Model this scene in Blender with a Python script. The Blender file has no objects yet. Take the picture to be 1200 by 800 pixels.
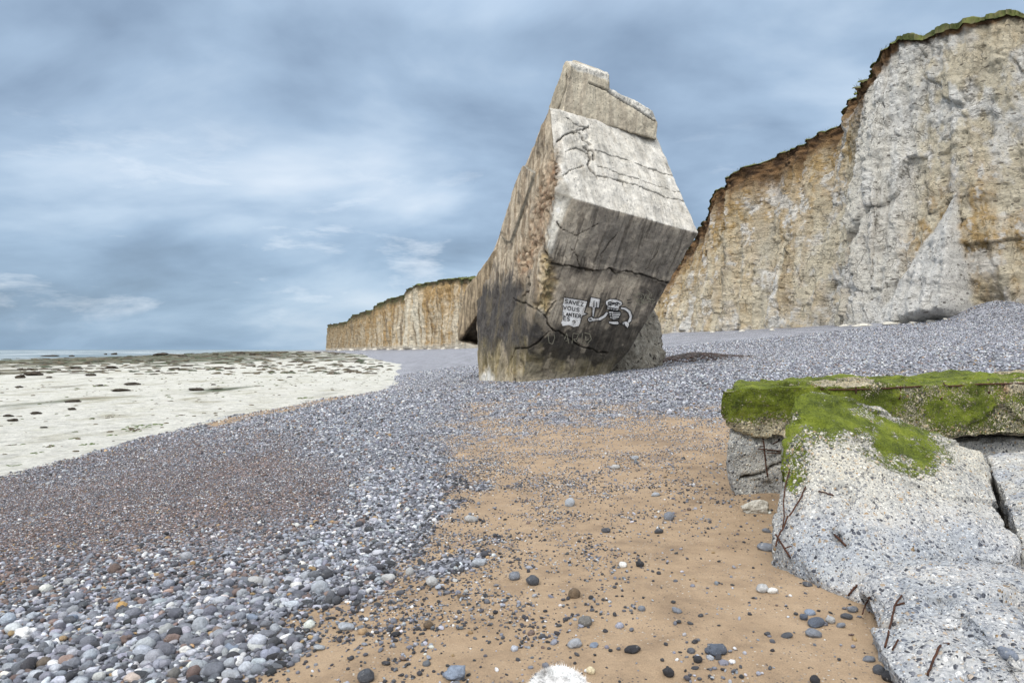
import bpy, bmesh, math, random
import numpy as np
from mathutils import Vector, Matrix, Euler
from mathutils.bvhtree import BVHTree

R = math.radians
random.seed(7)
rng = np.random.default_rng(11)
scene = bpy.context.scene
COL = scene.collection

# ------------------------------------------------------------------ camera
EYE = np.array([0.0, 0.0, 1.6])
PITCH = math.atan(9.5 / 800.0)
cam_d = bpy.data.cameras.new("camera")
cam = bpy.data.objects.new("camera", cam_d)
COL.objects.link(cam)
cam_d.sensor_width = 36.0
cam_d.lens = 24.0
cam_d.clip_start = 0.05
cam_d.clip_end = 40000.0
cam.location = EYE
cam.rotation_euler = (R(90) + PITCH, 0, 0)
scene.camera = cam
cp, sp_ = math.cos(PITCH), math.sin(PITCH)


def ray(px, py):
    u, v = (px - 600) / 800.0, (400 - py) / 800.0
    return np.array([u, cp - v * sp_, sp_ + v * cp])


def at(px, py, Y):
    d = ray(px, py)
    return EYE + d * (Y / d[1])


def project(P):
    """world points (N,3) -> photo pixel coordinates (N,2)"""
    q = np.asarray(P, float) - EYE
    f = q[:, 1] * cp + q[:, 2] * sp_
    up = -q[:, 1] * sp_ + q[:, 2] * cp
    f = np.where(np.abs(f) < 1e-6, 1e-6, f)
    return np.stack([600 + 800 * q[:, 0] / f, 400 - 800 * up / f], 1), f


# ------------------------------------------------------------------ numpy noise
_perm = np.random.default_rng(5).permutation(256).astype(np.int64)
_perm = np.concatenate([_perm, _perm])
_grad = np.random.default_rng(6).normal(size=(256, 3))
_grad /= np.linalg.norm(_grad, axis=1)[:, None]


def pnoise(p):
    p = np.asarray(p, float)
    i = np.floor(p).astype(np.int64)
    f = p - i
    w = f * f * f * (f * (f * 6 - 15) + 10)
    i &= 255
    out = 0.0
    for dx in (0, 1):
        wx = w[:, 0] if dx else 1 - w[:, 0]
        for dy in (0, 1):
            wy = w[:, 1] if dy else 1 - w[:, 1]
            for dz in (0, 1):
                wz = w[:, 2] if dz else 1 - w[:, 2]
                h = _perm[_perm[_perm[(i[:, 0] + dx) & 255] + ((i[:, 1] + dy) & 255)] + ((i[:, 2] + dz) & 255)]
                g = _grad[h]
                out = out + wx * wy * wz * (g[:, 0] * (f[:, 0] - dx) + g[:, 1] * (f[:, 1] - dy) + g[:, 2] * (f[:, 2] - dz))
    return out * 1.5


def fbm(p, oct=4, lac=2.03, gain=0.5):
    p = np.asarray(p, float)
    a, s, o = 1.0, 0.0, 0.0
    for k in range(oct):
        o = o + a * pnoise(p + 17.3 * k)
        s += a
        a *= gain
        p = p * lac
    return o / s * 1.35


def n2(x, y, sx, sy=None, seed=0.0, oct=4):
    sy = sx if sy is None else sy
    x = np.asarray(x, float); y = np.asarray(y, float)
    return fbm(np.stack([x / sx + seed, y / sy - seed, np.full_like(x, seed * 1.7)], 1), oct)


def cells(u, v, seed):
    """2-D broken-block pattern: cell value, offset from the cell centre (2), distance to the joint"""
    iu, iv = np.floor(u).astype(np.int64), np.floor(v).astype(np.int64)
    b1 = np.full(len(u), 9.0); b2 = np.full(len(u), 9.0)
    val = np.zeros(len(u)); val2 = np.zeros(len(u)); val3 = np.zeros(len(u)); ou = np.zeros(len(u)); ov = np.zeros(len(u))
    for a in (-1, 0, 1):
        for b in (-1, 0, 1):
            cu, cv = iu + a, iv + b
            h = _perm[_perm[_perm[cu & 255] + (cv & 255)] + (seed & 255)]
            h2 = _perm[h + 77]; h3 = _perm[h2 + 31]
            du, dv = u - (cu + h / 255.0), v - (cv + h2 / 255.0)
            d = np.hypot(du, dv)
            new = d < b1
            b2 = np.where(new, b1, np.minimum(b2, d))
            val = np.where(new, h3 / 255.0, val); val2 = np.where(new, h / 255.0, val2); val3 = np.where(new, h2 / 255.0, val3)
            ou = np.where(new, du, ou); ov = np.where(new, dv, ov)
            b1 = np.where(new, d, b1)
    return val, val2, val3, ou, ov, b2 - b1


def sstep(a, b, x):
    t = np.clip((x - a) / (b - a), 0, 1)
    return t * t * (3 - 2 * t)


def seg_dist(P, poly, closed=False):
    """distance of 2-D points to a polyline"""
    poly = np.asarray(poly, float)
    d = np.full(len(P), 1e9)
    n = len(poly)
    for i in range(n if closed else n - 1):
        a, b = poly[i], poly[(i + 1) % n]
        ab = b - a
        t = np.clip(((P - a) @ ab) / max(ab @ ab, 1e-9), 0, 1)
        d = np.minimum(d, np.hypot(*(P - a - t[:, None] * ab).T))
    return d


def poly_sd(P, poly):
    """signed distance to a polygon: positive inside"""
    poly = np.asarray(poly, float)
    d = seg_dist(P, poly, True)
    ins = np.zeros(len(P), bool)
    n = len(poly)
    for i in range(n):
        a, b = poly[i], poly[(i + 1) % n]
        c = (a[1] > P[:, 1]) != (b[1] > P[:, 1])
        den = (b[1] - a[1]) if abs(b[1] - a[1]) > 1e-9 else 1e-9
        ins ^= c & (P[:, 0] < (b[0] - a[0]) * (P[:, 1] - a[1]) / den + a[0])
    return np.where(ins, d, -d)


def mixc(a, b, t):
    a = np.asarray(a, float); b = np.asarray(b, float)
    t = np.asarray(t, float)[:, None]
    return a * (1 - t) + b * t


# ------------------------------------------------------------------ object helpers
def tag(o, label=None, cat=None, group=None, kind=None):
    if label: o["label"] = label
    if cat: o["category"] = cat
    if group: o["group"] = group
    if kind: o["kind"] = kind
    return o


def link(name, me, mat=None, parent=None):
    o = bpy.data.objects.new(name, me)
    COL.objects.link(o)
    if mat is not None:
        me.materials.clear()
        me.materials.append(mat)
    if parent is not None:
        o.parent = parent
        o.matrix_parent_inverse = Matrix.Translation(-parent.location)
    return o


def empty(name, loc):
    o = bpy.data.objects.new(name, None)
    o.empty_display_size = 0.2
    o.location = loc
    COL.objects.link(o)
    return o


def np_mesh(name, V, F, smooth=True):
    """V (N,3); F (M,3) or (M,4) array of faces, or list of lists"""
    me = bpy.data.meshes.new(name)
    if isinstance(F, np.ndarray):
        me.vertices.add(len(V))
        me.vertices.foreach_set("co", np.asarray(V, np.float32).ravel())
        m, k = F.shape
        me.loops.add(m * k)
        me.loops.foreach_set("vertex_index", F.astype(np.int32).ravel())
        me.polygons.add(m)
        me.polygons.foreach_set("loop_start", np.arange(0, m * k, k, dtype=np.int32))
        me.update(calc_edges=True)
        me.validate()
    else:
        me.from_pydata([tuple(v) for v in V], [], F)
    me.polygons.foreach_set("use_smooth", np.full(len(me.polygons), smooth))
    me.update()
    return me


def vcol(me, name, C):
    C = np.asarray(C, np.float32)
    if C.ndim == 1:
        a = me.attributes.new(name, 'FLOAT', 'POINT')
        a.data.foreach_set("value", C)
    else:
        a = me.attributes.new(name, 'FLOAT_COLOR', 'POINT')
        C4 = np.ones((len(C), 4), np.float32)
        C4[:, :3] = C[:, :3]
        a.data.foreach_set("color", C4.ravel())


def grid_faces(nr, nc):
    i = np.arange(nr * nc).reshape(nr, nc)
    return np.stack([i[:-1, :-1], i[:-1, 1:], i[1:, 1:], i[1:, :-1]], -1).reshape(-1, 4)


def verts_of(me):
    a = np.empty(len(me.vertices) * 3, np.float32)
    me.vertices.foreach_get("co", a)
    return a.reshape(-1, 3).astype(float)


def normals_of(me):
    a = np.empty(len(me.vertices) * 3, np.float32)
    me.vertices.foreach_get("normal", a)
    return a.reshape(-1, 3).astype(float)


def set_verts(me, V):
    me.vertices.foreach_set("co", np.asarray(V, np.float32).ravel())
    me.update()


def hulls_mesh(name, hulls, voxel, smooth_it=4):
    """closed convex hulls, merged by a voxel remesh and softened"""
    bm = bmesh.new()
    for pts in hulls:
        vs = [bm.verts.new(tuple(p)) for p in pts]
        r = bmesh.ops.convex_hull(bm, input=vs)
        dead = list({g for g in r["geom_interior"] if isinstance(g, bmesh.types.BMVert)} | {g for g in r["geom_unused"] if isinstance(g, bmesh.types.BMVert)})
        if dead:
            bmesh.ops.delete(bm, geom=dead, context='VERTS')
    bmesh.ops.recalc_face_normals(bm, faces=bm.faces)
    me = bpy.data.meshes.new("tmp")
    bm.to_mesh(me)
    bm.free()
    o = bpy.data.objects.new("tmp", me)
    COL.objects.link(o)
    m = o.modifiers.new("r", 'REMESH')
    m.mode = 'VOXEL'
    m.voxel_size = voxel
    m.use_smooth_shade = True
    if smooth_it:
        s = o.modifiers.new("s", 'SMOOTH')
        s.factor = 0.5
        s.iterations = smooth_it
    dg = bpy.context.evaluated_depsgraph_get()
    dg.update()
    out = bpy.data.meshes.new_from_object(o.evaluated_get(dg))
    out.name = name
    bpy.data.objects.remove(o)
    bpy.data.meshes.remove(me)
    for p in out.polygons: p.use_smooth = True
    return out


def tube(bm, pts, r, n=7, taper=None):
    """a bent rod through pts"""
    pts = [Vector(p) for p in pts]
    rings = []
    for i, p in enumerate(pts):
        d = (pts[min(i + 1, len(pts) - 1)] - pts[max(i - 1, 0)]).normalized()
        s = d.cross(Vector((0.3, 0.9, 0.31)))
        if s.length < 1e-3: s = d.cross(Vector((1, 0, 0)))
        s.normalize()
        t = d.cross(s)
        rr = r if taper is None else r * taper[i]
        rings.append([bm.verts.new(p + (s * math.cos(a) + t * math.sin(a)) * rr) for a in [2 * math.pi * k / n for k in range(n)]])
    for a, b in zip(rings[:-1], rings[1:]):
        for k in range(n):
            bm.faces.new((a[k], a[(k + 1) % n], b[(k + 1) % n], b[k]))
    bm.faces.new(rings[0][::-1])
    bm.faces.new(rings[-1])


def bm_mesh(name, bm, smooth=True):
    bmesh.ops.recalc_face_normals(bm, faces=bm.faces)
    me = bpy.data.meshes.new(name)
    bm.to_mesh(me)
    bm.free()
    me.polygons.foreach_set("use_smooth", np.full(len(me.polygons), smooth))
    return me


# ------------------------------------------------------------------ node helpers
class G:
    def __init__(s, tree):
        s.t = tree

    def n(s, typ, ins=None, **props):
        nd = s.t.nodes.new(typ)
        for k, v in props.items():
            setattr(nd, k, v)
        for k, v in (ins or {}).items():
            if isinstance(v, bpy.types.NodeSocket):
                s.t.links.new(v, nd.inputs[k])
            else:
                nd.inputs[k].default_value = v
        return nd

    def mix(s, f, a, b, mode='MIX'):
        nd = s.n('ShaderNodeMix', data_type='RGBA', blend_type=mode)
        for k, v in ((0, f), (6, a), (7, b)):
            if isinstance(v, bpy.types.NodeSocket): s.t.links.new(v, nd.inputs[k])
            elif k == 0: nd.inputs[k].default_value = v
            else: nd.inputs[k].default_value = (*v, 1) if len(v) == 3 else v
        return nd.outputs[2]

    def m(s, op, a, b=None, c=None, clamp=False):
        nd = s.n('ShaderNodeMath', operation=op, use_clamp=clamp)
        for k, v in enumerate((a, b, c)):
            if v is None: continue
            if isinstance(v, bpy.types.NodeSocket): s.t.links.new(v, nd.inputs[k])
            else: nd.inputs[k].default_value = v
        return nd.outputs[0]

    def vm(s, op, a, b=None):
        nd = s.n('ShaderNodeVectorMath', operation=op)
        for k, v in enumerate((a, b)):
            if v is None: continue
            if isinstance(v, bpy.types.NodeSocket): s.t.links.new(v, nd.inputs[k])
            else: nd.inputs[k].default_value = v
        return nd.outputs[0]

    def noise(s, vec, scale, detail=4, rough=0.55, dist=0.0):
        return s.n('ShaderNodeTexNoise', {'Vector': vec, 'Scale': scale, 'Detail': detail, 'Roughness': rough, 'Distortion': dist}).outputs['Fac']

    def vor(s, vec, scale, feature='F1', rnd=1.0):
        return s.n('ShaderNodeTexVoronoi', {'Vector': vec, 'Scale': scale, 'Randomness': rnd}, feature=feature)

    def ramp(s, f, stops, interp='LINEAR'):
        nd = s.n('ShaderNodeValToRGB', {'Fac': f})
        cr = nd.color_ramp
        cr.interpolation = interp
        while len(cr.elements) < len(stops): cr.elements.new(0.5)
        for e, (p, c) in zip(cr.elements, stops):
            e.position = p
            e.color = (*c, 1) if not isinstance(c, (int, float)) else (c, c, c, 1)
        return nd.outputs['Color']

    def rng(s, v, a, b, c=0.0, d=1.0):
        return s.n('ShaderNodeMapRange', {'Value': v, 'From Min': a, 'From Max': b, 'To Min': c, 'To Max': d}).outputs[0]

    def attr(s, name, typ='GEOMETRY'):
        return s.n('ShaderNodeAttribute', attribute_name=name, attribute_type=typ)

    def pos(s):
        return s.n('ShaderNodeNewGeometry').outputs['Position']

    def objco(s):
        return s.n('ShaderNodeTexCoord').outputs['Object']

    def bump(s, h, dist, strength=1.0, normal=None):
        ins = {'Height': h, 'Distance': dist, 'Strength': strength}
        if normal is not None: ins['Normal'] = normal
        return s.n('ShaderNodeBump', ins).outputs[0]

    def sep(s, v):
        return s.n('ShaderNodeSeparateXYZ', {0: v}).outputs

    def comb(s, x, y, z):
        return s.n('ShaderNodeCombineXYZ', {0: x, 1: y, 2: z}).outputs[0]


def material(name):
    m = bpy.data.materials.new(name)
    m.use_nodes = True
    t = m.node_tree
    t.nodes.clear()
    g = G(t)

    def finish(color, rough=0.9, normal=None, spec=0.3, **kw):
        ins = {'Base Color': color, 'Roughness': rough, 'Specular IOR Level': spec}
        if normal is not None: ins['Normal'] = normal
        ins.update(kw)
        b = g.n('ShaderNodeBsdfPrincipled', ins)
        o = g.n('ShaderNodeOutputMaterial')
        t.links.new(b.outputs[0], o.inputs[0])
        return m
    return g, finish


# ------------------------------------------------------------------ lie of the land
_SY = np.array([-60, 0, 14, 17.3, 26, 36.5, 44, 52, 60, 90, 122, 208, 346, 600, 900, 1400.0])
_SX = np.array([-9.5, -10, -10.5, -10.8, -11.3, -10.3, -8.9, -9.0, -10.2, -15, -20, -43, -75, -150, -262, -450.0])
_CY = np.array([-60, 40, 50, 58, 66, 70, 76, 88, 98, 110, 122, 140, 180, 230, 290, 350, 450, 600, 800, 1100, 1400.0])
_CX = np.array([66, 60, 57, 54, 49.5, 46.4, 42, 42, 40.4, 34.4, 29, 28, 22.5, 11.5, -7, -24, -62, -125, -212, -330, -450.0])
_ZY = np.array([-60, 66, 116, 200, 350, 800, 1400.0])
_ZF = np.array([4.8, 4.5, 4.4, 3.2, 1.9, 0.2, -0.5])
ZP = -1.05


def shore_x(y): return np.interp(y, _SY, _SX)
def cliff_x(y): return np.interp(y, _CY, _CX)


def beach_z(x, y, rough=True):
    x = np.asarray(x, float); y = np.asarray(y, float)
    xs, xc, zf = shore_x(y), cliff_x(y), np.interp(y, _ZY, _ZF)
    t = (x - xs) / np.maximum(xc - xs, 6)
    z = ZP + (zf - ZP) * np.clip(t, -1, 1.15)
    z = z + 0.25 * sstep(0, 6, x - xs)
    z = z - 0.32 * np.exp(-((x - 4.5) / 3.0) ** 2 - ((y - 4.5) / 4.5) ** 2)
    z = z + 1.7 * np.exp(-((x - 47) / 3.6) ** 2 - ((y - 66) / 4.0) ** 2)      # scree bank
    z = z + 0.55 * np.exp(-((x - 10.8) / 2.2) ** 2 - ((y - 41) / 2.6) ** 2)   # weed bank
    if not rough: return z
    sh = x.shape
    xf, yf = x.ravel(), y.ravel()
    far = sstep(6, 60, yf)
    dent = np.maximum(0, n2(xf, yf, .33, .42, seed=91, oct=2) - .22)
    dent = dent * sstep(.1, .4, n2(xf, yf, 1.7, seed=93, oct=2)) * sstep(14, 7, yf)
    nz = -0.085 * dent + 0.05 * n2(xf, yf, 2.6, seed=3) + 0.013 * n2(xf, yf, 0.42, seed=5) + far * 0.16 * n2(xf, yf, 9, 14, seed=8)
    return z + nz.reshape(sh)


def platform_z(x, y, rough=True):
    x = np.asarray(x, float); y = np.asarray(y, float)
    z = ZP - 0.0058 * np.maximum(shore_x(y) - x, 0)
    if not rough: return z
    sh = x.shape
    xf, yf = x.ravel(), y.ravel()
    d = np.maximum(shore_x(yf) - xf, 0)
    amp = 0.09 + 0.18 * sstep(40, 140, d)
    nz = amp * n2(xf, yf, 6, 5, seed=21, oct=5) + 0.05 * n2(xf, yf, 0.8, seed=23)
    return z + nz.reshape(sh)


def on_beach_many(PX, PY, zfun=beach_z):
    """where the rays through photo pixels meet the ground"""
    PX = np.asarray(PX, float); PY = np.asarray(PY, float)
    u, v = (PX - 600) / 800.0, (400 - PY) / 800.0
    D = np.stack([u, cp - v * sp_, sp_ + v * cp], 1)
    dz = np.minimum(D[:, 2], -1e-4)
    t = 1.6 / -dz
    for k in range(30):
        p = EYE + D * t[:, None]
        t = .5 * t + .5 * (zfun(p[:, 0], p[:, 1], k > 24) - 1.6) / dz
    p = EYE + D * t[:, None]
    p[:, 2] = zfun(p[:, 0], p[:, 1])
    return p


def on_beach(px, py, zfun=beach_z):
    return on_beach_many([px], [py], zfun)[0]


SAND_MAIN = [(858, 485), (780, 490), (700, 492), (640, 503), (560, 517), (540, 535), (580, 560), (545, 600), (590, 630), (550, 668),
             (490, 690), (460, 722), (400, 745), (330, 790), (270, 850), (100, 1200), (1600, 1200), (1500, 700), (1200, 620), (930, 560)]
SAND_FAINT = [(540, 468), (565, 456), (640, 455), (700, 462), (760, 472), (850, 486), (850, 520), (700, 640), (560, 860), (230, 860), (310, 800), (410, 742), (462, 692), (500, 640), (508, 590), (525, 555), (508, 530), (525, 495)]
SAND_STRIP = [(900, 446), (960, 436), (1060, 431), (1140, 428), (1140, 436), (1060, 444), (960, 452)]
SAND_SHORE = [(235, 497), (300, 478), (375, 465), (445, 455), (455, 460), (385, 473), (310, 488), (250, 500)]


def thin_mask(P, x, y):
    return sstep(-75, 45, poly_sd(P, SAND_FAINT) + 45 * n2(x, y, 1.3, seed=36) + 16 * n2(x, y, .3, seed=38))


def sand_mask(x, y, z):
    P, f = project(np.stack([x, y, z], 1))
    near = f < 0.8
    m = poly_sd(P, SAND_MAIN)
    dist = np.clip(f, 0.8, 60)
    # a metre is 800/dist px across; use a softness that follows it
    nz = n2(x, y, 0.9, seed=31) * 0.30 + n2(x, y, 0.22, seed=33) * 0.14
    a = sstep(-0.55, 0.40, m * dist / 800 + nz * 1.6)
    b = 0.62 * thin_mask(P, x, y) * sstep(-0.5, 0.05, n2(x, y, 0.8, 1.2, seed=35))
    c = 0.5 * sstep(-3, 3, poly_sd(P, SAND_STRIP) + 6 * n2(x, y, 1.5, seed=37))
    d = 0.8 * sstep(-3, 3, poly_sd(P, SAND_SHORE) + 4 * n2(x, y, 1.5, seed=39))
    e = np.maximum.reduce([a, b, c, d])
    return np.where(near, sstep(-1.2, -0.2, x), e)


BROWN = [(-400, 520), (60, 545), (200, 520), (330, 520), (400, 560), (380, 610), (290, 650), (160, 655), (40, 680), (-60, 720), (-600, 900), (-900, 700)]


def brown_mask(x, y, z):
    P, f = project(np.stack([x, y, z], 1))
    return sstep(-55, 45, poly_sd(P, BROWN) + 40 * n2(x, y, 1.6, seed=41)) * (f > 1)

# ------------------------------------------------------------------ materials
def mat_beach():
    g, fin = material("shingle_and_sand")
    p = g.pos()
    sand = g.attr("sand").outputs['Fac']
    brown = g.attr("brown").outputs['Fac']
    v1 = g.vor(p, 17)
    v2 = g.vor(p, 38)
    r1 = g.sep(v1.outputs['Color'])[0]
    r2 = g.sep(v2.outputs['Color'])[0]
    stops = [(0.0, (.055, .055, .063)), (0.2, (.135, .14, .162)), (0.5, (.27, .28, .325)), (0.75, (.41, .42, .47)), (0.92, (.60, .60, .63)), (1.0, (.78, .77, .74))]
    c1 = g.ramp(r1, stops)
    c2 = g.ramp(r2, stops)
    fine = g.m('MAXIMUM', brown, 0.35)
    c = g.mix(fine, c1, c2)
    bt = g.mix(brown, (1, 1, 1), (.62, .47, .40))
    c = g.mix(1.0, c, bt, 'MULTIPLY')
    big = g.noise(p, 0.6, 4)
    c = g.mix(1.0, c, g.ramp(big, [(0.25, .62), (0.7, 1.15)]), 'MULTIPLY')
    # dark joints
    joint = g.ramp(v1.outputs['Distance'], [(0.0, 1.0), (0.45, 1.0), (0.75, 0.35)])
    c = g.mix(g.m('SUBTRACT', 1.0, fine), c, g.mix(1.0, c, joint, 'MULTIPLY'))
    # sand
    sn = g.m('ADD', g.m('MULTIPLY', g.noise(p, 3.5, 6, .6), .6), g.m('MULTIPLY', g.noise(p, .7, 5, .6), .4))
    sf = g.noise(p, 140, 3, .7)
    sc = g.ramp(sn, [(0.34, (.215, .153, .100)), (0.5, (.33, .238, .153)), (0.70, (.40, .296, .197))])
    sc = g.mix(1.0, sc, g.ramp(sf, [(0.3, .72), (0.7, 1.18)]), 'MULTIPLY')
    vg = g.vor(p, 75)
    grit = g.m('LESS_THAN', g.sep(vg.outputs['Color'])[1], g.rng(g.noise(p, 2.2, 5, .65), .42, .72, 0.0, 0.32))
    gc = g.ramp(g.sep(vg.outputs['Color'])[2], [(0, (.05, .045, .045)), (.7, (.16, .13, .11)), (1, (.5, .47, .42))])
    gm = g.m('MULTIPLY', grit, g.m('LESS_THAN', vg.outputs['Distance'], .42))
    sc = g.mix(gm, sc, gc)
    edge = g.m('ADD', sand, g.m('MULTIPLY', g.m('SUBTRACT', g.noise(p, 26, 4, .7), .5), .9))
    k = g.ramp(edge, [(0.36, 0.0), (0.50, 1.0)])
    col = g.mix(k, c, sc)
    h1 = g.m('SUBTRACT', 1.0, v1.outputs['Distance'])
    h2 = g.m('SUBTRACT', 1.0, v2.outputs['Distance'])
    hh = g.m('ADD', g.m('MULTIPLY', h1, .6), g.m('MULTIPLY', h2, .4))
    hs = g.m('ADD', g.m('MULTIPLY', g.noise(p, 9, 5, .6), .8), g.m('MULTIPLY', sf, .18))
    hm = g.n('ShaderNodeMix', {0: k, 2: hh, 3: hs}).outputs[0]
    nrm = g.bump(hm, 0.035, 0.9)
    return fin(col, 0.85, nrm, 0.25)


def mat_platform():
    g, fin = material("bare_chalk_flat")
    p = g.pos()
    c = g.attr("Col").outputs['Color']
    n1 = g.noise(p, 2.2, 7, .7)
    n2_ = g.noise(p, 11, 5, .7)
    c = g.mix(1.0, c, g.ramp(n1, [(.3, .62), (.5, .98), (.7, 1.15)]), 'MULTIPLY')
    c = g.mix(1.0, c, g.ramp(n2_, [(.30, .58), (.45, .98), (.7, 1.12)]), 'MULTIPLY')
    n3_ = g.noise(p, 34, 5, .75)
    n4_ = g.noise(p, .9, 9, .75)
    c = g.mix(1.0, c, g.ramp(n3_, [(.32, .62), (.45, .99), (.7, 1.06)]), 'MULTIPLY')
    c = g.mix(g.ramp(n4_, [(.52, 0.0), (.66, .55)]), c, (.34, .33, .24))
    wet = g.attr("weed").outputs['Fac']
    h = g.m('ADD', g.m('ADD', n1, n4_), g.m('MULTIPLY', n2_, .35))
    ro = g.rng(wet, 0, 1, .9, .65)
    return fin(c, ro, g.bump(h, 0.14, 0.9), 0.25)


def mat_sea():
    g, fin = material("sea_water")
    p = g.pos()
    xyz = g.sep(p)
    sc = g.comb(g.m('MULTIPLY', xyz[0], .05), g.m('MULTIPLY', xyz[1], .02), 0.0)
    w = g.noise(sc, 3, 6, .65, .4)
    d = g.m('ADD', g.m('MULTIPLY', xyz[0], 1.0), 0.0)
    # surf: broken white lines running along the shore
    su = g.comb(g.m('MULTIPLY', xyz[0], .018), g.m('MULTIPLY', xyz[1], .0025), 0.0)
    s1 = g.noise(su, 2.2, 6, .62, 1.2)
    foam = g.attr("foam").outputs['Fac']
    f = g.m('MULTIPLY', g.ramp(s1, [(.52, 0.0), (.61, 1.0)]), foam)
    fine = g.noise(p, .35, 5, .7)
    f = g.m('MULTIPLY', f, g.rng(fine, .3, .6, .35, 1.0))
    c = g.mix(w, (.10, .145, .165), (.19, .235, .25))
    c = g.mix(f, c, (.74, .77, .78))
    rip = g.noise(g.comb(g.m('MULTIPLY', xyz[0], .6), g.m('MULTIPLY', xyz[1], .25), 0.0), 1.5, 6, .65)
    return fin(c, g.rng(f, 0, 1, .35, .9), g.bump(rip, .5, .6), .3)


def mat_cliff():
    g, fin = material("weathered_chalk")
    p = g.pos()
    c = g.attr("Col").outputs['Color']
    soil = g.attr("soil").outputs['Fac']
    xyz = g.sep(p)
    q = g.comb(xyz[0], xyz[1], g.m('MULTIPLY', xyz[2], 1.25))
    st = g.comb(xyz[0], xyz[1], g.m('MULTIPLY', xyz[2], .22))
    n1 = g.noise(q, .9, 10, .74)
    n3 = g.noise(q, 3.2, 8, .76)
    n4 = g.noise(st, 1.2, 5, .62)
    c = g.mix(1.0, c, g.ramp(n1, [(.3, .84), (.45, .99), (.7, 1.10)]), 'MULTIPLY')
    c = g.mix(.8, c, g.mix(1.0, c, g.ramp(n3, [(.36, .60), (.415, .96), (.5, 1.0), (.7, 1.10)]), 'MULTIPLY'))
    n5 = g.noise(p, 11.0, 5, .72)
    c = g.mix(1.0, c, g.ramp(n5, [(.34, .82), (.44, .99), (.7, 1.06)]), 'MULTIPLY')
    c = g.mix(.35, c, g.mix(1.0, c, g.ramp(n4, [(.3, .66), (.55, 1.05)]), 'MULTIPLY'))
    sq = g.comb(g.m('MULTIPLY', xyz[0], .10), g.m('MULTIPLY', xyz[1], .10), g.m('ADD', g.m('MULTIPLY', xyz[2], 2.6), g.m('MULTIPLY', g.noise(p, .25, 3), 3.0)))
    n6 = g.noise(sq, 1.0, 4, .7)
    c = g.mix(1.0, c, g.ramp(n6, [(.34, .80), (.46, 1.0), (.7, 1.05)]), 'MULTIPLY')
    # flint seams: broken dark dashes in level rows
    fl = g.comb(g.m('MULTIPLY', xyz[0], .9), g.m('MULTIPLY', xyz[1], .9), g.m('MULTIPLY', xyz[2], 2.4))
    v = g.vor(fl, .85)
    dash = g.m('MULTIPLY', g.m('LESS_THAN', v.outputs['Distance'], .2), g.m('LESS_THAN', g.sep(v.outputs['Color'])[0], .42))
    v_b = g.vor(fl, 2.3)
    dash2 = g.m('MULTIPLY', g.m('LESS_THAN', v_b.outputs['Distance'], .24), g.m('LESS_THAN', g.sep(v_b.outputs['Color'])[0], .22))
    dm = g.m('MULTIPLY', g.m('MAXIMUM', dash, dash2), g.m('SUBTRACT', 1.0, soil))
    c = g.mix(g.m('MULTIPLY', dm, .7), c, (.10, .085, .065))
    wv = g.n('ShaderNodeTexNoise', {'Vector': p, 'Scale': .8, 'Detail': 4}).outputs['Color']
    jq = g.vm('ADD', g.comb(g.m('MULTIPLY', xyz[0], .8), g.m('MULTIPLY', xyz[1], .8), g.m('MULTIPLY', xyz[2], .55)), wv)
    je = g.n('ShaderNodeTexVoronoi', {'Vector': jq, 'Scale': .75}, feature='DISTANCE_TO_EDGE').outputs[0]
    je2 = g.n('ShaderNodeTexVoronoi', {'Vector': jq, 'Scale': 2.1}, feature='DISTANCE_TO_EDGE').outputs[0]
    jm = g.m('MAXIMUM', g.ramp(je, [(.0, 1.0), (.05, 0.0)]), g.m('MULTIPLY', g.ramp(je2, [(.0, 1.0), (.06, 0.0)]), .7))
    jm = g.m('MULTIPLY', jm, g.ramp(g.noise(p, .45, 4, .6), [(.42, 0.0), (.62, 1.0)]))
    c = g.mix(g.m('MULTIPLY', jm, .42), c, (.17, .14, .10))
    h = g.m('ADD', g.m('ADD', g.m('MULTIPLY', n1, 1.0), g.m('MULTIPLY', n3, .6)), g.m('ADD', g.m('MULTIPLY', n5, .22), g.m('MULTIPLY', n6, .35)))
    h = g.m('SUBTRACT', h, g.m('MULTIPLY', dm, .25))
    h = g.m('SUBTRACT', h, g.m('MULTIPLY', jm, .45))
    return fin(c, .95, g.bump(h, .95, 1.0), .15)


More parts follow.
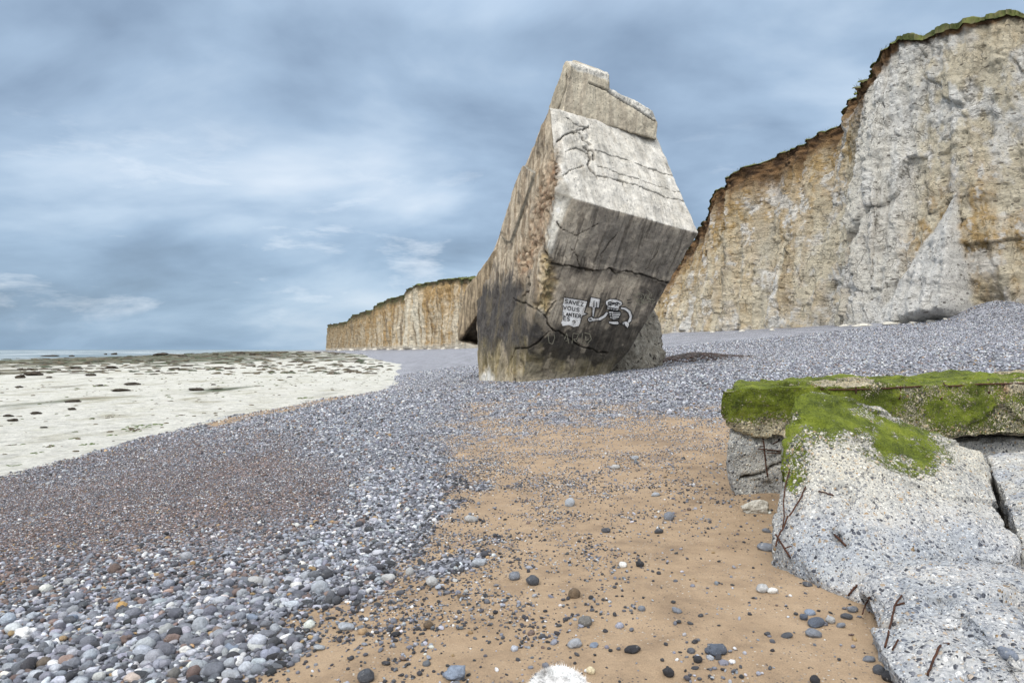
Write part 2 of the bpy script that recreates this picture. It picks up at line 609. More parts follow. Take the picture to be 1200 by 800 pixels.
def mat_concrete_bunker():
    g, fin = material("stained_cast_concrete")
    p = g.objco()
    c = g.attr("Col").outputs['Color']
    dirt = g.attr("form").outputs['Color']      # coordinates along the casting boards
    n1 = g.noise(p, 1.3, 8, .65)
    n2_ = g.noise(p, 7, 6, .7)
    sx = g.sep(dirt)
    fv = g.comb(g.m('MULTIPLY', sx[0], 60), g.m('MULTIPLY', sx[1], 5.0), g.m('MULTIPLY', sx[2], 5.0))
    board = g.noise(fv, 1.0, 4, .6)
    fv2 = g.comb(g.m('MULTIPLY', sx[0], 260), g.m('MULTIPLY', sx[1], 8.0), g.m('MULTIPLY', sx[2], 8.0))
    board2 = g.noise(fv2, 1.0, 3, .6)
    c = g.mix(1.0, c, g.ramp(n1, [(.3, .62), (.5, 1.0), (.7, 1.22)]), 'MULTIPLY')
    c = g.mix(1.0, c, g.ramp(n2_, [(.3, .55), (.44, .98), (.68, 1.18)]), 'MULTIPLY')
    pit = g.vor(p, 5.5)
    pk = g.m('MULTIPLY', g.m('LESS_THAN', pit.outputs['Distance'], .16), g.m('LESS_THAN', g.sep(pit.outputs['Color'])[0], .3))
    c = g.mix(g.m('MULTIPLY', pk, .6), c, (.06, .05, .04))
    c = g.mix(1.0, c, g.ramp(board, [(.3, .84), (.55, 1.02), (.7, 1.08)]), 'MULTIPLY')
    c = g.mix(.45, c, g.mix(1.0, c, g.ramp(board2, [(.3, .74), (.6, 1.08)]), 'MULTIPLY'))
    h = g.m('ADD', g.m('MULTIPLY', n2_, .6), g.m('MULTIPLY', board2, .35))
    h = g.m('ADD', h, g.m('MULTIPLY', n1, .6))
    h = g.m('SUBTRACT', h, g.m('MULTIPLY', pk, .5))
    return fin(c, .92, g.bump(h, .14, 1.0), .2)


def mat_aggregate():
    """pale concrete with its flint aggregate washed out, algae by vertex mask"""
    g, fin = material("exposed_aggregate_concrete")
    p = g.pos()
    moss = g.attr("moss").outputs['Fac']
    tint = g.attr("Col").outputs['Color']
    crack = g.attr("crack").outputs['Fac']
    wob = g.n('ShaderNodeTexNoise', {'Vector': p, 'Scale': 25, 'Detail': 2}).outputs['Color']
    pw = g.vm('ADD', p, g.vm('MULTIPLY', wob, (.012, .012, .012)))
    v1 = g.vor(pw, 31)
    v2 = g.vor(pw, 74)
    n1 = g.noise(p, 2.4, 6, .65)
    n2_ = g.noise(p, 46, 4, .7)
    base = g.ramp(n1, [(.3, (.29, .30, .31)), (.5, (.39, .39, .385)), (.7, (.48, .465, .43))])
    base = g.mix(1.0, base, g.ramp(n2_, [(.3, .62), (.5, 1.0), (.7, 1.2)]), 'MULTIPLY')
    stone = [(0.0, (.06, .06, .068)), (.12, (.13, .135, .155)), (.30, (.28, .29, .315)), (.52, (.46, .46, .465)), (.75, (.66, .65, .62)), (.85, (.34, .22, .11)), (.93, (.74, .73, .70)), (1, (.8, .79, .76))]
    def stones(v, th, keep):
        k = g.m('MULTIPLY', g.m('LESS_THAN', v.outputs['Distance'], th), g.m('LESS_THAN', g.sep(v.outputs['Color'])[1], keep))
        return k, g.ramp(g.sep(v.outputs['Color'])[0], stone)
    k2, c2 = stones(v2, .50, .80)
    k1, c1 = stones(v1, .43, .46)
    c = g.mix(k2, base, c2)
    c = g.mix(k1, c, c1)
    c = g.mix(1.0, c, tint, 'MULTIPLY')
    mn = g.noise(p, 30, 5, .75)
    mn = g.m('ADD', g.m('MULTIPLY', mn, .6), g.m('MULTIPLY', g.noise(p, 75, 4, .75), .4))
    mm = g.m('ADD', moss, g.m('MULTIPLY', g.m('SUBTRACT', mn, .5), 2.0))
    mm = g.m('SUBTRACT', mm, g.m('MULTIPLY', g.m('MAXIMUM', k2, k1), .24))
    mk = g.ramp(mm, [(.40, 0.0), (.56, 1.0)])
    mk = g.m('MULTIPLY', mk, g.m('GREATER_THAN', moss, .02))
    mcol = g.ramp(g.m('ADD', g.m('MULTIPLY', g.noise(p, 3.6, 6, .68), .62), g.m('MULTIPLY', g.noise(p, 70, 4, .75), .38)),
                  [(.32, (.022, .029, .007)), (.43, (.075, .098, .013)), (.53, (.17, .212, .022)), (.65, (.29, .325, .045))])
    c = g.mix(mk, c, mcol)
    c = g.mix(crack, c, (.035, .03, .025))
    hs = g.m('ADD', g.m('MULTIPLY', g.m('MULTIPLY', k1, g.m('SUBTRACT', .5, v1.outputs['Distance'])), 1.1), g.m('MULTIPLY', g.m('MULTIPLY', k2, g.m('SUBTRACT', .5, v2.outputs['Distance'])), .5))
    h = g.m('ADD', g.m('MULTIPLY', hs, 1.5), g.m('MULTIPLY', n2_, .6))
    h = g.m('ADD', h, g.m('MULTIPLY', g.m('MULTIPLY', mk, g.noise(p, 120, 3, .7)), 1.0))
    return fin(c, .88, g.bump(h, .022, 1.0), .25)


def pebble_nodes(g, c, fin, name_rough=.55):
    oc = g.objco()
    rnd = g.n('ShaderNodeObjectInfo').outputs['Random']
    v = g.vm('ADD', oc, g.comb(g.m('MULTIPLY', rnd, 37.0), g.m('MULTIPLY', rnd, 11.0), 0.0))
    n1 = g.noise(v, 2.2, 5, .65)
    n2_ = g.noise(v, 9.0, 4, .7)
    c = g.mix(1.0, c, g.ramp(n1, [(.3, .7), (.5, 1.0), (.7, 1.25)]), 'MULTIPLY')
    c = g.mix(1.0, c, g.ramp(n2_, [(.3, .72), (.5, 1.0), (.72, 1.2)]), 'MULTIPLY')
    sp = g.ramp(g.noise(v, 3.1, 5, .7, .6), [(.62, 0.0), (.68, 1.0)])
    c = g.mix(g.m('MULTIPLY', sp, .55), c, (.52, .51, .48))
    return fin(c, name_rough, g.bump(n2_, .12, .5), .35)


def mat_pebble(inst):
    g, fin = material("flint_pebble" if not inst else "shingle_flint")
    if inst:
        c = g.attr("pcol", 'INSTANCER').outputs['Color']
    else:
        c = g.n('ShaderNodeObjectInfo').outputs['Color']
    return pebble_nodes(g, c, fin)


def mat_rock(name, a, b, scale=3.0, bump=.15, rough=.9, speck=None):
    g, fin = material(name)
    p = g.pos()
    n1 = g.noise(p, scale, 7, .68)
    n2_ = g.noise(p, scale * 6, 5, .7)
    c = g.mix(g.ramp(n1, [(.32, 0.0), (.66, 1.0)]), a, b)
    c = g.mix(1.0, c, g.ramp(n2_, [(.3, .6), (.5, 1.0), (.72, 1.2)]), 'MULTIPLY')
    if speck is not None:
        c = g.mix(g.ramp(g.noise(p, scale * 2.6, 5, .7), [(.56, 0.0), (.62, 1.0)]), c, speck)
    h = g.m('ADD', n1, g.m('MULTIPLY', n2_, .4))
    return fin(c, rough, g.bump(h, bump, 1.0), .25)


def mat_flat(name, col, rough=.8, var=.25, scale=20):
    g, fin = material(name)
    n = g.noise(g.pos(), scale, 5, .7)
    c = g.mix(1.0, (*col,), g.ramp(n, [(.28, 1 - var), (.5, 1.0), (.72, 1 + var * .6)]), 'MULTIPLY')
    return fin(c, rough, g.bump(n, .01, .5), .25)


def mat_vcol(name, rough=.85, spec=.2):
    g, fin = material(name)
    c = g.attr("Col").outputs['Color']
    n = g.noise(g.pos(), 30, 4, .7)
    c = g.mix(1.0, c, g.ramp(n, [(.3, .8), (.7, 1.15)]), 'MULTIPLY')
    return fin(c, rough, None, spec)


M_BEACH = mat_beach()
M_PLAT = mat_platform()
M_SEA = mat_sea()
M_CLIFF = mat_cliff()
M_BUNK = mat_concrete_bunker()
M_AGG = mat_aggregate()
M_PEB = mat_pebble(False)
M_SHI = mat_pebble(True)
M_WEEDROCK = mat_rock("weed_covered_rock", (.026, .022, .017), (.080, .062, .042), 1.6, .25, .8)
M_CHALKROCK = mat_rock("chalk_boulder_stone", (.50, .47, .40), (.70, .67, .60), 3.0, .12)
M_CHUNK = mat_rock("rough_broken_concrete", (.25, .22, .17), (.50, .46, .385), 1.5, .45, .95, (.07, .06, .05))
M_RUST = mat_rock("rusty_iron", (.028, .016, .012), (.10, .042, .024), 30, .008, .9)
M_GRASS = mat_vcol("grass_blades")
M_WEED = mat_vcol("wet_seaweed", .6, .35)
def mat_worn_paint():
    g, fin = material("worn_white_paint")
    p = g.pos()
    a = g.m('ADD', g.m('MULTIPLY', g.noise(p, 3.0, 7, .7), .5), g.m('MULTIPLY', g.noise(p, 22, 5, .75), .5))
    c = g.mix(g.ramp(a, [(.53, 0.0), (.60, .85)]), (.90, .89, .87), (.30, .25, .19))
    return fin(c, .85, g.bump(g.noise(p, 14, 5, .7), .05, .8), .2)


M_WHITE = mat_worn_paint()
M_BLACK = mat_flat("black_wall_paint", (.02, .02, .022), .7, .3, 20)
M_GHOST = mat_flat("worn_chalk_scrawl", (.30, .28, .21), .9, .3, 20)

# ------------------------------------------------------------------ world and light
w = bpy.data.worlds.new("World")
scene.world = w
w.use_nodes = True
t = w.node_tree
t.nodes.clear()
g = G(t)
SUN_EL, SUN_AZ = 44.0, 212.0       # compass degrees clockwise from +Y: behind the camera, to the left
dirv = g.vm('NORMALIZE', g.n('ShaderNodeTexCoord').outputs['Generated'])
dx, dy, dz = g.sep(dirv)
zc = g.m('ADD', g.m('MAXIMUM', dz, 0.0), 0.30)
u = g.m('DIVIDE', dx, zc)
v = g.m('DIVIDE', dy, zc)
uv = g.comb(g.m('MULTIPLY', u, .95), g.m('MULTIPLY', v, 1.25), 0.0)
big = g.noise(g.vm('ADD', uv, (3.1, 1.7, 0.0)), .60, 5, .52, .3)
mid = g.noise(g.vm('ADD', uv, (9.4, 4.2, 2.0)), 1.5, 8, .50, .25)
cl = g.m('ADD', g.m('MULTIPLY', big, .5), g.m('MULTIPLY', mid, .5))
ccol = g.ramp(cl, [(.39, (.155, .21, .295)), (.45, (.225, .308, .425)), (.51, (.315, .42, .555)), (.565, (.44, .545, .67)), (.65, (.64, .71, .79))])
hz = g.ramp(dz, [(0.0, 1.0), (.22, 0.0)])
ccol = g.mix(g.m('MULTIPLY', hz, .42), ccol, (.235, .37, .505))
# low bright puffs
puff = g.noise(g.comb(g.m('MULTIPLY', dx, 5.5), g.m('MULTIPLY', dy, 5.5), g.m('MULTIPLY', dz, 20.0)), 1.0, 7, .62, .3)
pf = g.m('MULTIPLY', g.ramp(puff, [(.56, 0.0), (.72, 1.0)]), g.ramp(dz, [(.015, 0.0), (.06, 1.0), (.2, 1.0), (.32, 0.0)]))
ccol = g.mix(g.m('MULTIPLY', pf, .62), ccol, (.70, .76, .83))
# an overcast sky is far brighter overhead than near the horizon
zen = g.ramp(dz, [(.42, 0.0), (.92, 1.0)])
# the hidden sun brightens the cloud behind the camera
back_ = g.ramp(g.m('MULTIPLY', dy, -1.0), [(.10, 0.0), (.75, 1.0)])
gain = g.m('ADD', g.m('ADD', 1.0, g.m('MULTIPLY', zen, 2.3)), g.m('MULTIPLY', back_, 1.5))
sky = g.n('ShaderNodeTexSky', sky_type='NISHITA', sun_disc=False, sun_elevation=R(SUN_EL), sun_rotation=R(SUN_AZ), air_density=1.0, dust_density=2.0)
b1 = g.n('ShaderNodeBackground', {'Color': sky.outputs[0], 'Strength': 0.09})
ccol = g.mix(g.m('MAXIMUM', zen, g.m('MULTIPLY', back_, .8)), ccol, (.51, .50, .485))
b2 = g.n('ShaderNodeBackground', {'Color': ccol, 'Strength': gain})
mx = g.n('ShaderNodeMixShader', {0: 0.88, 1: b1.outputs[0], 2: b2.outputs[0]})
t.links.new(mx.outputs[0], g.n('ShaderNodeOutputWorld').inputs[0])

sl = bpy.data.lights.new("sun", 'SUN')
sl.energy = 1.5
sl.angle = R(14)
sl.color = (1.0, .965, .91)
so = bpy.data.objects.new("sun", sl)
COL.objects.link(so)
az, el = R(SUN_AZ), R(SUN_EL)
sd = Vector((math.sin(az) * math.cos(el), math.cos(az) * math.cos(el), math.sin(el)))
so.rotation_euler = (-sd).to_track_quat('-Z', 'Y').to_euler()
so.location = (0, -20, 60)

scene.view_settings.view_transform = 'Standard'
scene.view_settings.look = 'None'
scene.view_settings.gamma = 1.0
scene.view_settings.exposure = 0.42
scene.render.engine = 'CYCLES'
scene.cycles.use_denoising = True
scene.cycles.max_bounces = 5
scene.cycles.diffuse_bounces = 3

# ------------------------------------------------------------------ beach, chalk flat, sea
def rows(a, b, n, k):
    """n values from a to b, dense near a"""
    s = np.linspace(0, 1, n)
    return a + (b - a) * (np.exp(k * s) - 1) / (math.exp(k) - 1)


yy = np.concatenate([np.linspace(-14, 1.5, 26)[:-1], rows(1.5, 1250, 620, 6.2)])
NC = 560
uu = np.linspace(-1, 1, NC)
uu = np.sign(uu) * np.abs(uu) ** 1.15
Y2 = np.repeat(yy[:, None], NC, 1)
lo = np.maximum(shore_x(yy) - 4.0, -1.35 * np.maximum(yy, 0) - 16)
hi = np.minimum(cliff_x(yy) + 14.0, 1.35 * np.maximum(yy, 0) + 16)
hi = np.maximum(hi, lo + 6)
tt = (uu + 1) / 2
X2 = lo[:, None] + (hi - lo)[:, None] * np.linspace(0, 1, NC)[None, :]
Z2 = beach_z(X2, Y2)
dip = sstep(0.4, -3.0, X2 - shore_x(Y2))
Z2 = Z2 - 0.5 * dip
V = np.stack([X2.ravel(), Y2.ravel(), Z2.ravel()], 1)
me = np_mesh("beach", V, grid_faces(len(yy), NC))
vcol(me, "sand", sand_mask(*V.T))
vcol(me, "brown", brown_mask(*V.T))
beach = tag(link("beach", me, M_BEACH), "sloping beach of grey flint shingle with a tongue of wet tan sand", "beach", kind="structure")

yy = np.concatenate([np.linspace(-14, 4, 16)[:-1], rows(4, 1250, 470, 5.6)])
NC = 420
Y2 = np.repeat(yy[:, None], NC, 1)
hi = shore_x(yy) + 1.5
lo = np.minimum(-1.2 * np.maximum(yy, 0) - 12, hi - 300)
s = np.linspace(0, 1, NC) ** 2.2
X2 = hi[:, None] + (lo - hi)[:, None] * s[None, :]
Z2 = platform_z(X2, Y2)
Z2 = Z2 - 0.35 * sstep(0.2, 1.5, X2 - shore_x(Y2))
V = np.stack([X2.ravel(), Y2.ravel(), Z2.ravel()], 1)
me = np_mesh("chalk_platform", V, grid_faces(len(yy), NC)[:, ::-1])
P, f = project(V)
x, y, z = V.T
d = shore_x(y) - x
wn = n2(x, y, 7, 16, seed=51, oct=5) + 0.6 * n2(x, y, 26, 60, seed=53)
weed = sstep(.05, .32, wn + 0.72 * sstep(22, 75, d) - .36 + .62 * sstep(100, 230, y))
streak = n2(x, y, 1.6, 2.5, seed=55, oct=5)
greenish = sstep(.0, .5, n2(x, y, 3, 5, seed=57)) * .5
c = mixc((.555, .545, .495), (.46, .45, .37), greenish)
c = mixc(c, (.30, .28, .20), sstep(.15, .45, streak) * .75)
c = mixc(c, (.55, .54, .49), sstep(8, 0, d) * .6)
wc = mixc((.075, .065, .035), (.05, .075, .028), sstep(-.1, .3, n2(x, y, 12, 30, seed=59)))
wc = mixc(wc, (.24, .21, .14), sstep(.1, .45, n2(x, y, 2.5, 6, seed=61)))
c = mixc(c, wc, weed)
vcol(me, "Col", c)
vcol(me, "weed", weed)
plat = tag(link("chalk_platform", me, M_PLAT), "flat white chalk shore bared by the tide with dark weed seaward", "chalk flat", kind="structure")

ys = np.concatenate([np.linspace(-200, 1200, 90), rows(1300, 24000, 60, 3.2)])
xs = np.concatenate([-rows(60, 26000, 130, 4.6)[::-1], np.linspace(-55, 9000, 12)])
X2, Y2 = np.meshgrid(xs, ys)
V = np.stack([X2.ravel(), Y2.ravel(), np.full(X2.size, -1.74)], 1)
me = np_mesh("sea", V, grid_faces(len(ys), len(xs)))
dd = np.interp(V[:, 1], _SY, _SX) - V[:, 0]
vcol(me, "foam", sstep(100, 150, dd) * (1 - .85 * sstep(500, 1300, dd)) )
sea = tag(link("sea", me, M_SEA), "grey green sea at low tide with broken white surf", "sea", kind="structure")

# ------------------------------------------------------------------ chalk cliffs
def cliff(ctrl, step_k, rows_n, seed, far, label):
    foot, top, sil = [], [], []
    for (yf, pf, yt, pt, pyt) in ctrl:
        xf = (pf - 600) / 800 * yf
        foot.append((xf, yf, float(beach_z(np.array([xf]), np.array([yf]))[0]) - 1.2))
        top.append(at(pt, pyt, yt))
        sil.append(pf)
    foot, top, sil = np.array(foot), np.array(top), np.array(sil, float)
    L = np.concatenate([[0], np.cumsum(np.hypot(*np.diff(foot[:, :2], axis=0).T) + 0.4)])
    s = [0.0]
    while s[-1] < L[-1]:
        yv = np.interp(s[-1], L, foot[:, 1])
        s.append(s[-1] + yv * step_k)
    s = np.array(s)
    # soften the plan a little, keep the corners
    F = np.stack([np.interp(s, L, foot[:, k]) for k in range(3)], 1)
    T = np.stack([np.interp(s, L, top[:, k]) for k in range(3)], 1)
    jag = 0.5 * pnoise(np.stack([s / 2.2, s * 0 + seed, s * 0], 1)) + 0.9 * pnoise(np.stack([s / 8, s * 0 + seed, s * 0 + 4], 1))
    T[:, 2] += jag * (1.2 if far else 0.40)
    pxs = np.interp(s, L, sil)
    n, m = len(s), rows_n
    tv = np.linspace(0, 1, m)
    P = F[:, None, :] * (1 - tv)[None, :, None] + T[:, None, :] * tv[None, :, None]
    tan = np.gradient(F[:, :2], axis=0)
    tan = np.stack([np.convolve(np.pad(tan[:, k], 6, mode='edge'), np.ones(13) / 13, 'valid') for k in range(2)], 1)
    tan /= np.linalg.norm(tan, axis=1)[:, None]
    out = np.stack([-tan[:, 1], tan[:, 0]], 1)
    out *= np.sign(np.sum(out * (np.array([[0, 0]]) - F[:, :2]), 1))[:, None]   # towards the sea / camera side
    S = np.repeat(s[:, None], m, 1).ravel()
    Zr = P[..., 2].ravel()
    H = (T[:, 2] - F[:, 2])[:, None]
    below = ((1 - tv)[None, :] * H).ravel()           # metres below the edge
    above = (tv[None, :] * H).ravel()
    PX = np.repeat(pxs[:, None], m, 1).ravel()

    def nz(a, b, sd, o=4):
        return fbm(np.stack([S / a, Zr / b, np.full_like(S, seed + sd)], 1), o)
    k = 2.2 if far else 1.0
    d = 2.2 * k * nz(11 * k, 60, 1, 3)
    r = 1 - np.abs(nz(4.5 * k, 32 * k, 2, 3)) * 2
    d += 1.25 * k * (r - .5)
    d += 0.40 * k * nz(1.6 * k, 4 * k, 3, 4)
    d += 0.10 * nz(6, .8, 4, 3) + 0.20 * nz(.75, .6, 5, 3)
    d += .26 * k * ((1 - np.abs(nz(3.2, 4.5, 51, 3)) * 2) - .5) + .16 * k * ((1 - np.abs(nz(1.25, 1.1, 52, 3)) * 2) - .5)
    d += 0.22 * sstep(0, 1, nz(9, 2.6, 6, 2) * 2)
    # a worn step below the soil, soil lip hanging over
    th = np.interp(PX, [300, 420, 480, 1020, 1045, 1300], [9, 8, 5, 2.0, .5, .4]) if not far else np.interp(PX, [380, 440, 470, 500, 560], [5, 5.5, 5, 3.0, 2.2])
    th = th * (1 + .45 * nz(3, 90, 7, 3))
    soil = sstep(th * 1.7, th * .45, below + .5 * nz(1.1, .9, 71, 4))
    d -= soil * (0.3 if not far else 0.3) * nz(1.2, .8, 8, 4) * 1.4
    d += 0.12 * sstep(.6, 0, below) - .35 * sstep(th * 1.6, th * .9, below) * (1 - sstep(1.2, .3, below)) * (0 if far else 1)
    if far:
        d -= sstep(th * 1.2, 0, below) * np.interp(PX, [380, 470, 500, 560], [2.5, 2.5, .5, 0])
    if not far:
        # fallen-chalk buttress leaning on the face
        b = ((Zr - 3.3) / 15.0)
        sA = np.interp(-1126, -sil, L)
        ds = S - sA
        side = np.where(ds > 0, ds / 10.5, -ds / 1.7)
        lift = np.maximum(0, 1 - np.clip(b, 0, 2) - side)
        fan = sstep(0, .05, lift)
        d += 6.5 * lift ** .7 + fan * .55 * nz(1.2, 1.5, 12, 4)
        # hollow under the overhang beside it
        hx = np.exp(-((PX - 1170) / 24) ** 2 - ((Zr - 5.0) / 1.6) ** 2)
        d -= 2.6 * hx
        hx2 = np.exp(-((PX - 1165) / 30) ** 2 - ((Zr - 16.0) / 1.2) ** 2)
        d -= .9 * hx2
    else:
        fan = np.zeros_like(S)
    # broken faces: flat chipped blocks at three sizes
    wu = S + .9 * nz(3, 3, 61, 3); wvv = Zr + .9 * nz(3, 3, 62, 3)
    blk = []
    for sc_, amp_, sd_ in ((5.5, .75, 3), (2.1, .26, 9), (.9, .10, 15)):
        cv_ = cells(wu / (sc_ * k * .8), wvv / (sc_ * k * 1.15), sd_)
        d += amp_ * k ** .5 * ((cv_[0] - .5) + 1.3 * (cv_[1] - .5) * cv_[3] + 1.3 * (cv_[2] - .35) * cv_[4]) * (1 - .35 * fan)
        d -= amp_ * .22 * sstep(.06, .0, cv_[5])
        blk.append(cv_)
    wgt = sstep(0, .06, np.repeat(tv[None, :], n, 0).ravel())
    O = np.repeat(out[:, None, :], m, 1).reshape(-1, 2)
    V = P.reshape(-1, 3).copy()
    V[:, :2] += O * (d * (0.3 + .7 * wgt))[:, None]
    V[:, 2] += .12 * nz(1.5, 1.5, 10, 3)
    # inland rows close the block to the back
    me = np_mesh("chalk_cliff", V, grid_faces(n, m))
    # colour of the rock itself
    white = np.array((.95, .925, .86)); cream = np.array((.84, .755, .58)); ochre = np.array((.58, .395, .17))
    grey = np.array((.46, .44, .385)); brown = np.array((.25, .15, .08)); dark = np.array((.085, .052, .032))
    st = nz(2.2 * k, 26 * k, 21, 4)
    pt_ = nz(6 * k, 7 * k, 22, 5)
    fine = nz(.9 * k, 1.8 * k, 23, 5) + .35 * (blk[1][0] - .5) + .25 * (blk[2][1] - .5)
    pt_ = pt_ + .30 * (blk[0][1] - .5) + .25 * (blk[1][2] - .5)
    c = mixc(cream, white, sstep(-.12, .16, pt_ + .5 * fine))
    if not far:
        left = sstep(1010, 985, PX)
        c = mixc(c, (.76, .61, .40), left * .6 * sstep(-.16, .16, pt_ + .5 * st))
        stain = left * (sstep(17, 2, below) * 1.0 + sstep(-.1, .4, st) * .42 + sstep(960, 820, PX) * .14)
        R_ = 1 - left
        band = np.exp(-((Zr - 13) / 6.5) ** 2)
        stain += R_ * (band * sstep(-.22, .18, pt_ + .3 * st) * 1.15 + .30 * sstep(6, 0, below) + .18 * sstep(.0, .4, st))
        stain *= .45 + .8 * sstep(-.18, .18, fine)
        c = mixc(c, ochre, np.clip(stain, 0, 1) * .92)
        gr = np.exp(-((PX - 985 - (Zr - 5) * 1.3) / 9) ** 2) * .0
        gr = left * sstep(.22, .55, nz(3, 30, 31, 4)) * .5 + .6 * np.exp(-((PX - 984) / 9.0) ** 2)
        gr += R_ * .10 * sstep(14, 25, Zr) * sstep(-.2, .4, nz(4, 5, 33, 4))
        c = mixc(c, grey, np.clip(gr, 0, .85))
        c = mixc(c, white, R_ * sstep(1085, 1050, PX + 12 * pt_ - (Zr - 20) * .8) * .8)
        c = mixc(c, (.95, .93, .88), sstep(.22, .34, pt_ + .7 * fine) * .8 * (1 - soil))
        c = mixc(c, (.82, .80, .75), sstep(8.0, 4.2, Zr) * .6 * sstep(-.2, .2, fine + pt_))
        c = mixc(c, (.95, .93, .88), fan * .9)
        c = mixc(c, brown, sstep(th * 3.0, th * .8, below) * (.35 + .5 * sstep(-.2, .3, st)) * left)
        c = mixc(c, mixc(dark, (.32, .19, .095), sstep(-.3, .25, nz(1.5, .7, 41, 4))), soil)
    else:
        stain = .50 + .75 * sstep(-.15, .35, st) - .85 * np.exp(-((PX - 485) / 14) ** 2) - .7 * sstep(528, 545, PX)
        stain += .5 * sstep(22, 4, below)
        stain *= .6 + .6 * sstep(-.3, .3, fine)
        c = mixc((.76, .69, .55), (.50, .335, .16), np.clip(stain, 0, 1))
        c = mixc(c, (.16, .12, .08), sstep(.12, .45, nz(3.5, 60, 43, 4)) * .75)
        c = mixc(c, (.24, .20, .14), sstep(470, 390, PX) * .65)
        c = mixc(c, (.66, .62, .54), sstep(5, 2, above) * .7)
        c = mixc(c, mixc((.085, .065, .038), (.06, .068, .03), sstep(-.2, .3, nz(7, 3, 44, 4))), soil)
    vcol(me, "Col", c)
    vcol(me, "soil", soil)
    o = tag(link("chalk_cliff", me, M_CLIFF), label, "cliff", kind="structure")
    E = V.reshape(n, m, 3)[:, -1, :]
    return o, E, out, s, pxs


near_ctrl = [(44, 1700, 47, 1700, -110), (52, 1460, 55, 1455, -32), (58, 1330, 61, 1320, 3), (66, 1200, 69, 1200, 24), (70, 1125, 73, 1125, 38),
             (74, 1060, 77, 1064, 46), (76, 1030, 79, 1044, 51), (77, 1007, 80, 1033, 64), (80, 1002, 82.5, 1030, 92), (84, 992, 86.5, 1026, 99),
             (90, 974, 92, 1008, 113), (93, 958, 96, 994, 124), (95, 947, 98, 991, 140), (99, 925, 102, 964, 163), (104, 890, 107, 922, 181),
             (110, 850, 114, 853, 210), (114, 825, 118, 838, 224), (117, 808, 121, 832, 252), (122, 790, 126, 817, 271), (132, 772, 136, 803, 303),
             (150, 740, 154, 765, 332), (190, 690, 195, 700, 350), (240, 630, 245, 635, 362), (300, 575, 306, 578, 372)]
far_ctrl = [(300, 640, 303, 640, 352), (330, 575, 334, 575, 328), (348, 552, 352, 556, 327), (360, 540, 364, 544, 326), (385, 524, 389, 527, 327), (415, 508, 420, 512, 330),
            (445, 490, 450, 486, 334), (462, 478, 467, 478, 337), (480, 473, 485, 474, 345), (540, 455, 546, 453, 351), (590, 442, 596, 442, 356),
            (620, 432, 626, 437, 362), (690, 410, 697, 409, 370), (750, 400, 756, 402, 377), (805, 386, 811, 391, 379), (850, 384.5, 856, 386.5, 380), (950, 392, 955, 394, 392)]
near_cliff, E1, O1, S1, PX1 = cliff(near_ctrl, .0024, 230, 3.0, False, "tall near chalk cliff stained ochre with a white fallen buttress")
far_cliff, E2, O2, S2, PX2 = cliff(far_ctrl, .0022, 110, 9.0, True, "distant chalk headland streaked rusty brown under dark turf")


def turf(E, O, px, name, label, blade_h, seed, density):
    """turf carpet behind the cliff edge with a shaggy fringe of blades"""
    offs = np.array([-.45, -.30, .0, .6, 1.6, 3.2, 6, 12, 30, 70.0])
    rise = np.array([-.35, -.06, .12, .25, .32, .42, .6, 1.0, 1.6, 2.2])
    k = blade_h / .35
    n, m = len(E), len(offs)
    P = np.repeat(E[:, None, :], m, 1)
    P[..., :2] -= O[:, None, :] * (np.minimum(offs, 9) if k > 1 else offs)[None, :, None]
    P[..., 2] += rise[None, :] * min(k, 1.3) * .5
    if k < 1.2: P[..., 2] += (.5 * sstep(1025, 1050, px) * (1 + 1.1 * pnoise(np.stack([np.arange(n) * .13, np.zeros(n), np.zeros(n)], 1))))[:, None] * (np.arange(m) > 0)[None, :]
    V = P.reshape(-1, 3)
    V[:, 2] += .22 * k * fbm(V / (.9 * k) + seed, 4)
    F = [tuple(f) for f in grid_faces(n, m)]
    nb = 0
    VV = [V]
    FF = list(F)
    base = len(V)
    seg = np.hypot(*np.diff(E[:, :2], axis=0).T)
    for i in range(n - 1):
        cnt = rng.poisson(density[i] * seg[i]) if np.ndim(density) else rng.poisson(density * seg[i])
        for _ in range(int(cnt)):
            a = rng.random()
            o = abs(rng.normal(0, .55)) * k - .3 * k
            p = E[i] * (1 - a) + E[i + 1] * a
            p = p - np.array([O[i][0], O[i][1], 0]) * o
            p[2] += .05 * k
            h = blade_h * (.4 + rng.random() * .9)
            th = rng.random() * 6.28
            ln = np.array([math.cos(th), math.sin(th), 0]) * h * (.5 + .8 * rng.random()) + np.array([O[i][0], O[i][1], 0]) * h * .25
            wv = np.array([-math.sin(th), math.cos(th), 0]) * blade_h * .045
            VV.append(np.array([p - wv, p + wv, p + ln + [0, 0, h], ]))
            FF.append((base, base + 1, base + 2))
            base += 3
    V = np.concatenate(VV)
    me = np_mesh(name, V, FF, False)
    c = mixc((.05, .062, .02), (.125, .14, .04), sstep(-.3, .35, fbm(V / (1.6 * k) + 5 + seed, 4)))
    c = mixc(c, (.15, .125, .07), sstep(.0, .4, fbm(V / (.7 * k) + 9, 3)) * (.6 if k < 2 else .9))
    vcol(me, "Col", c)
    return tag(link(name, me, M_GRASS), label, "grass", kind="stuff")


d1 = np.interp(PX1[::-1], [560, 800, 1030, 1050, 1700][::1], [8, 16, 16, 120, 120])[::-1]
turf(E1, O1, PX1, "clifftop_grass", "rough green turf fringing the top of the near cliff", .34, 2.0, d1)
k2 = int(np.argmax(PX2 < 390))
turf(E2[:k2], O2[:k2], PX2[:k2], "clifftop_grass", "dark turf along the top of the distant headland", .5, 6.0, 2.5)

# ------------------------------------------------------------------ toppled bunker
BASE = on_beach(640, 449)
bunker = tag(empty("bunker", BASE), "toppled concrete bunker standing on its corner with painted wall", "bunker")


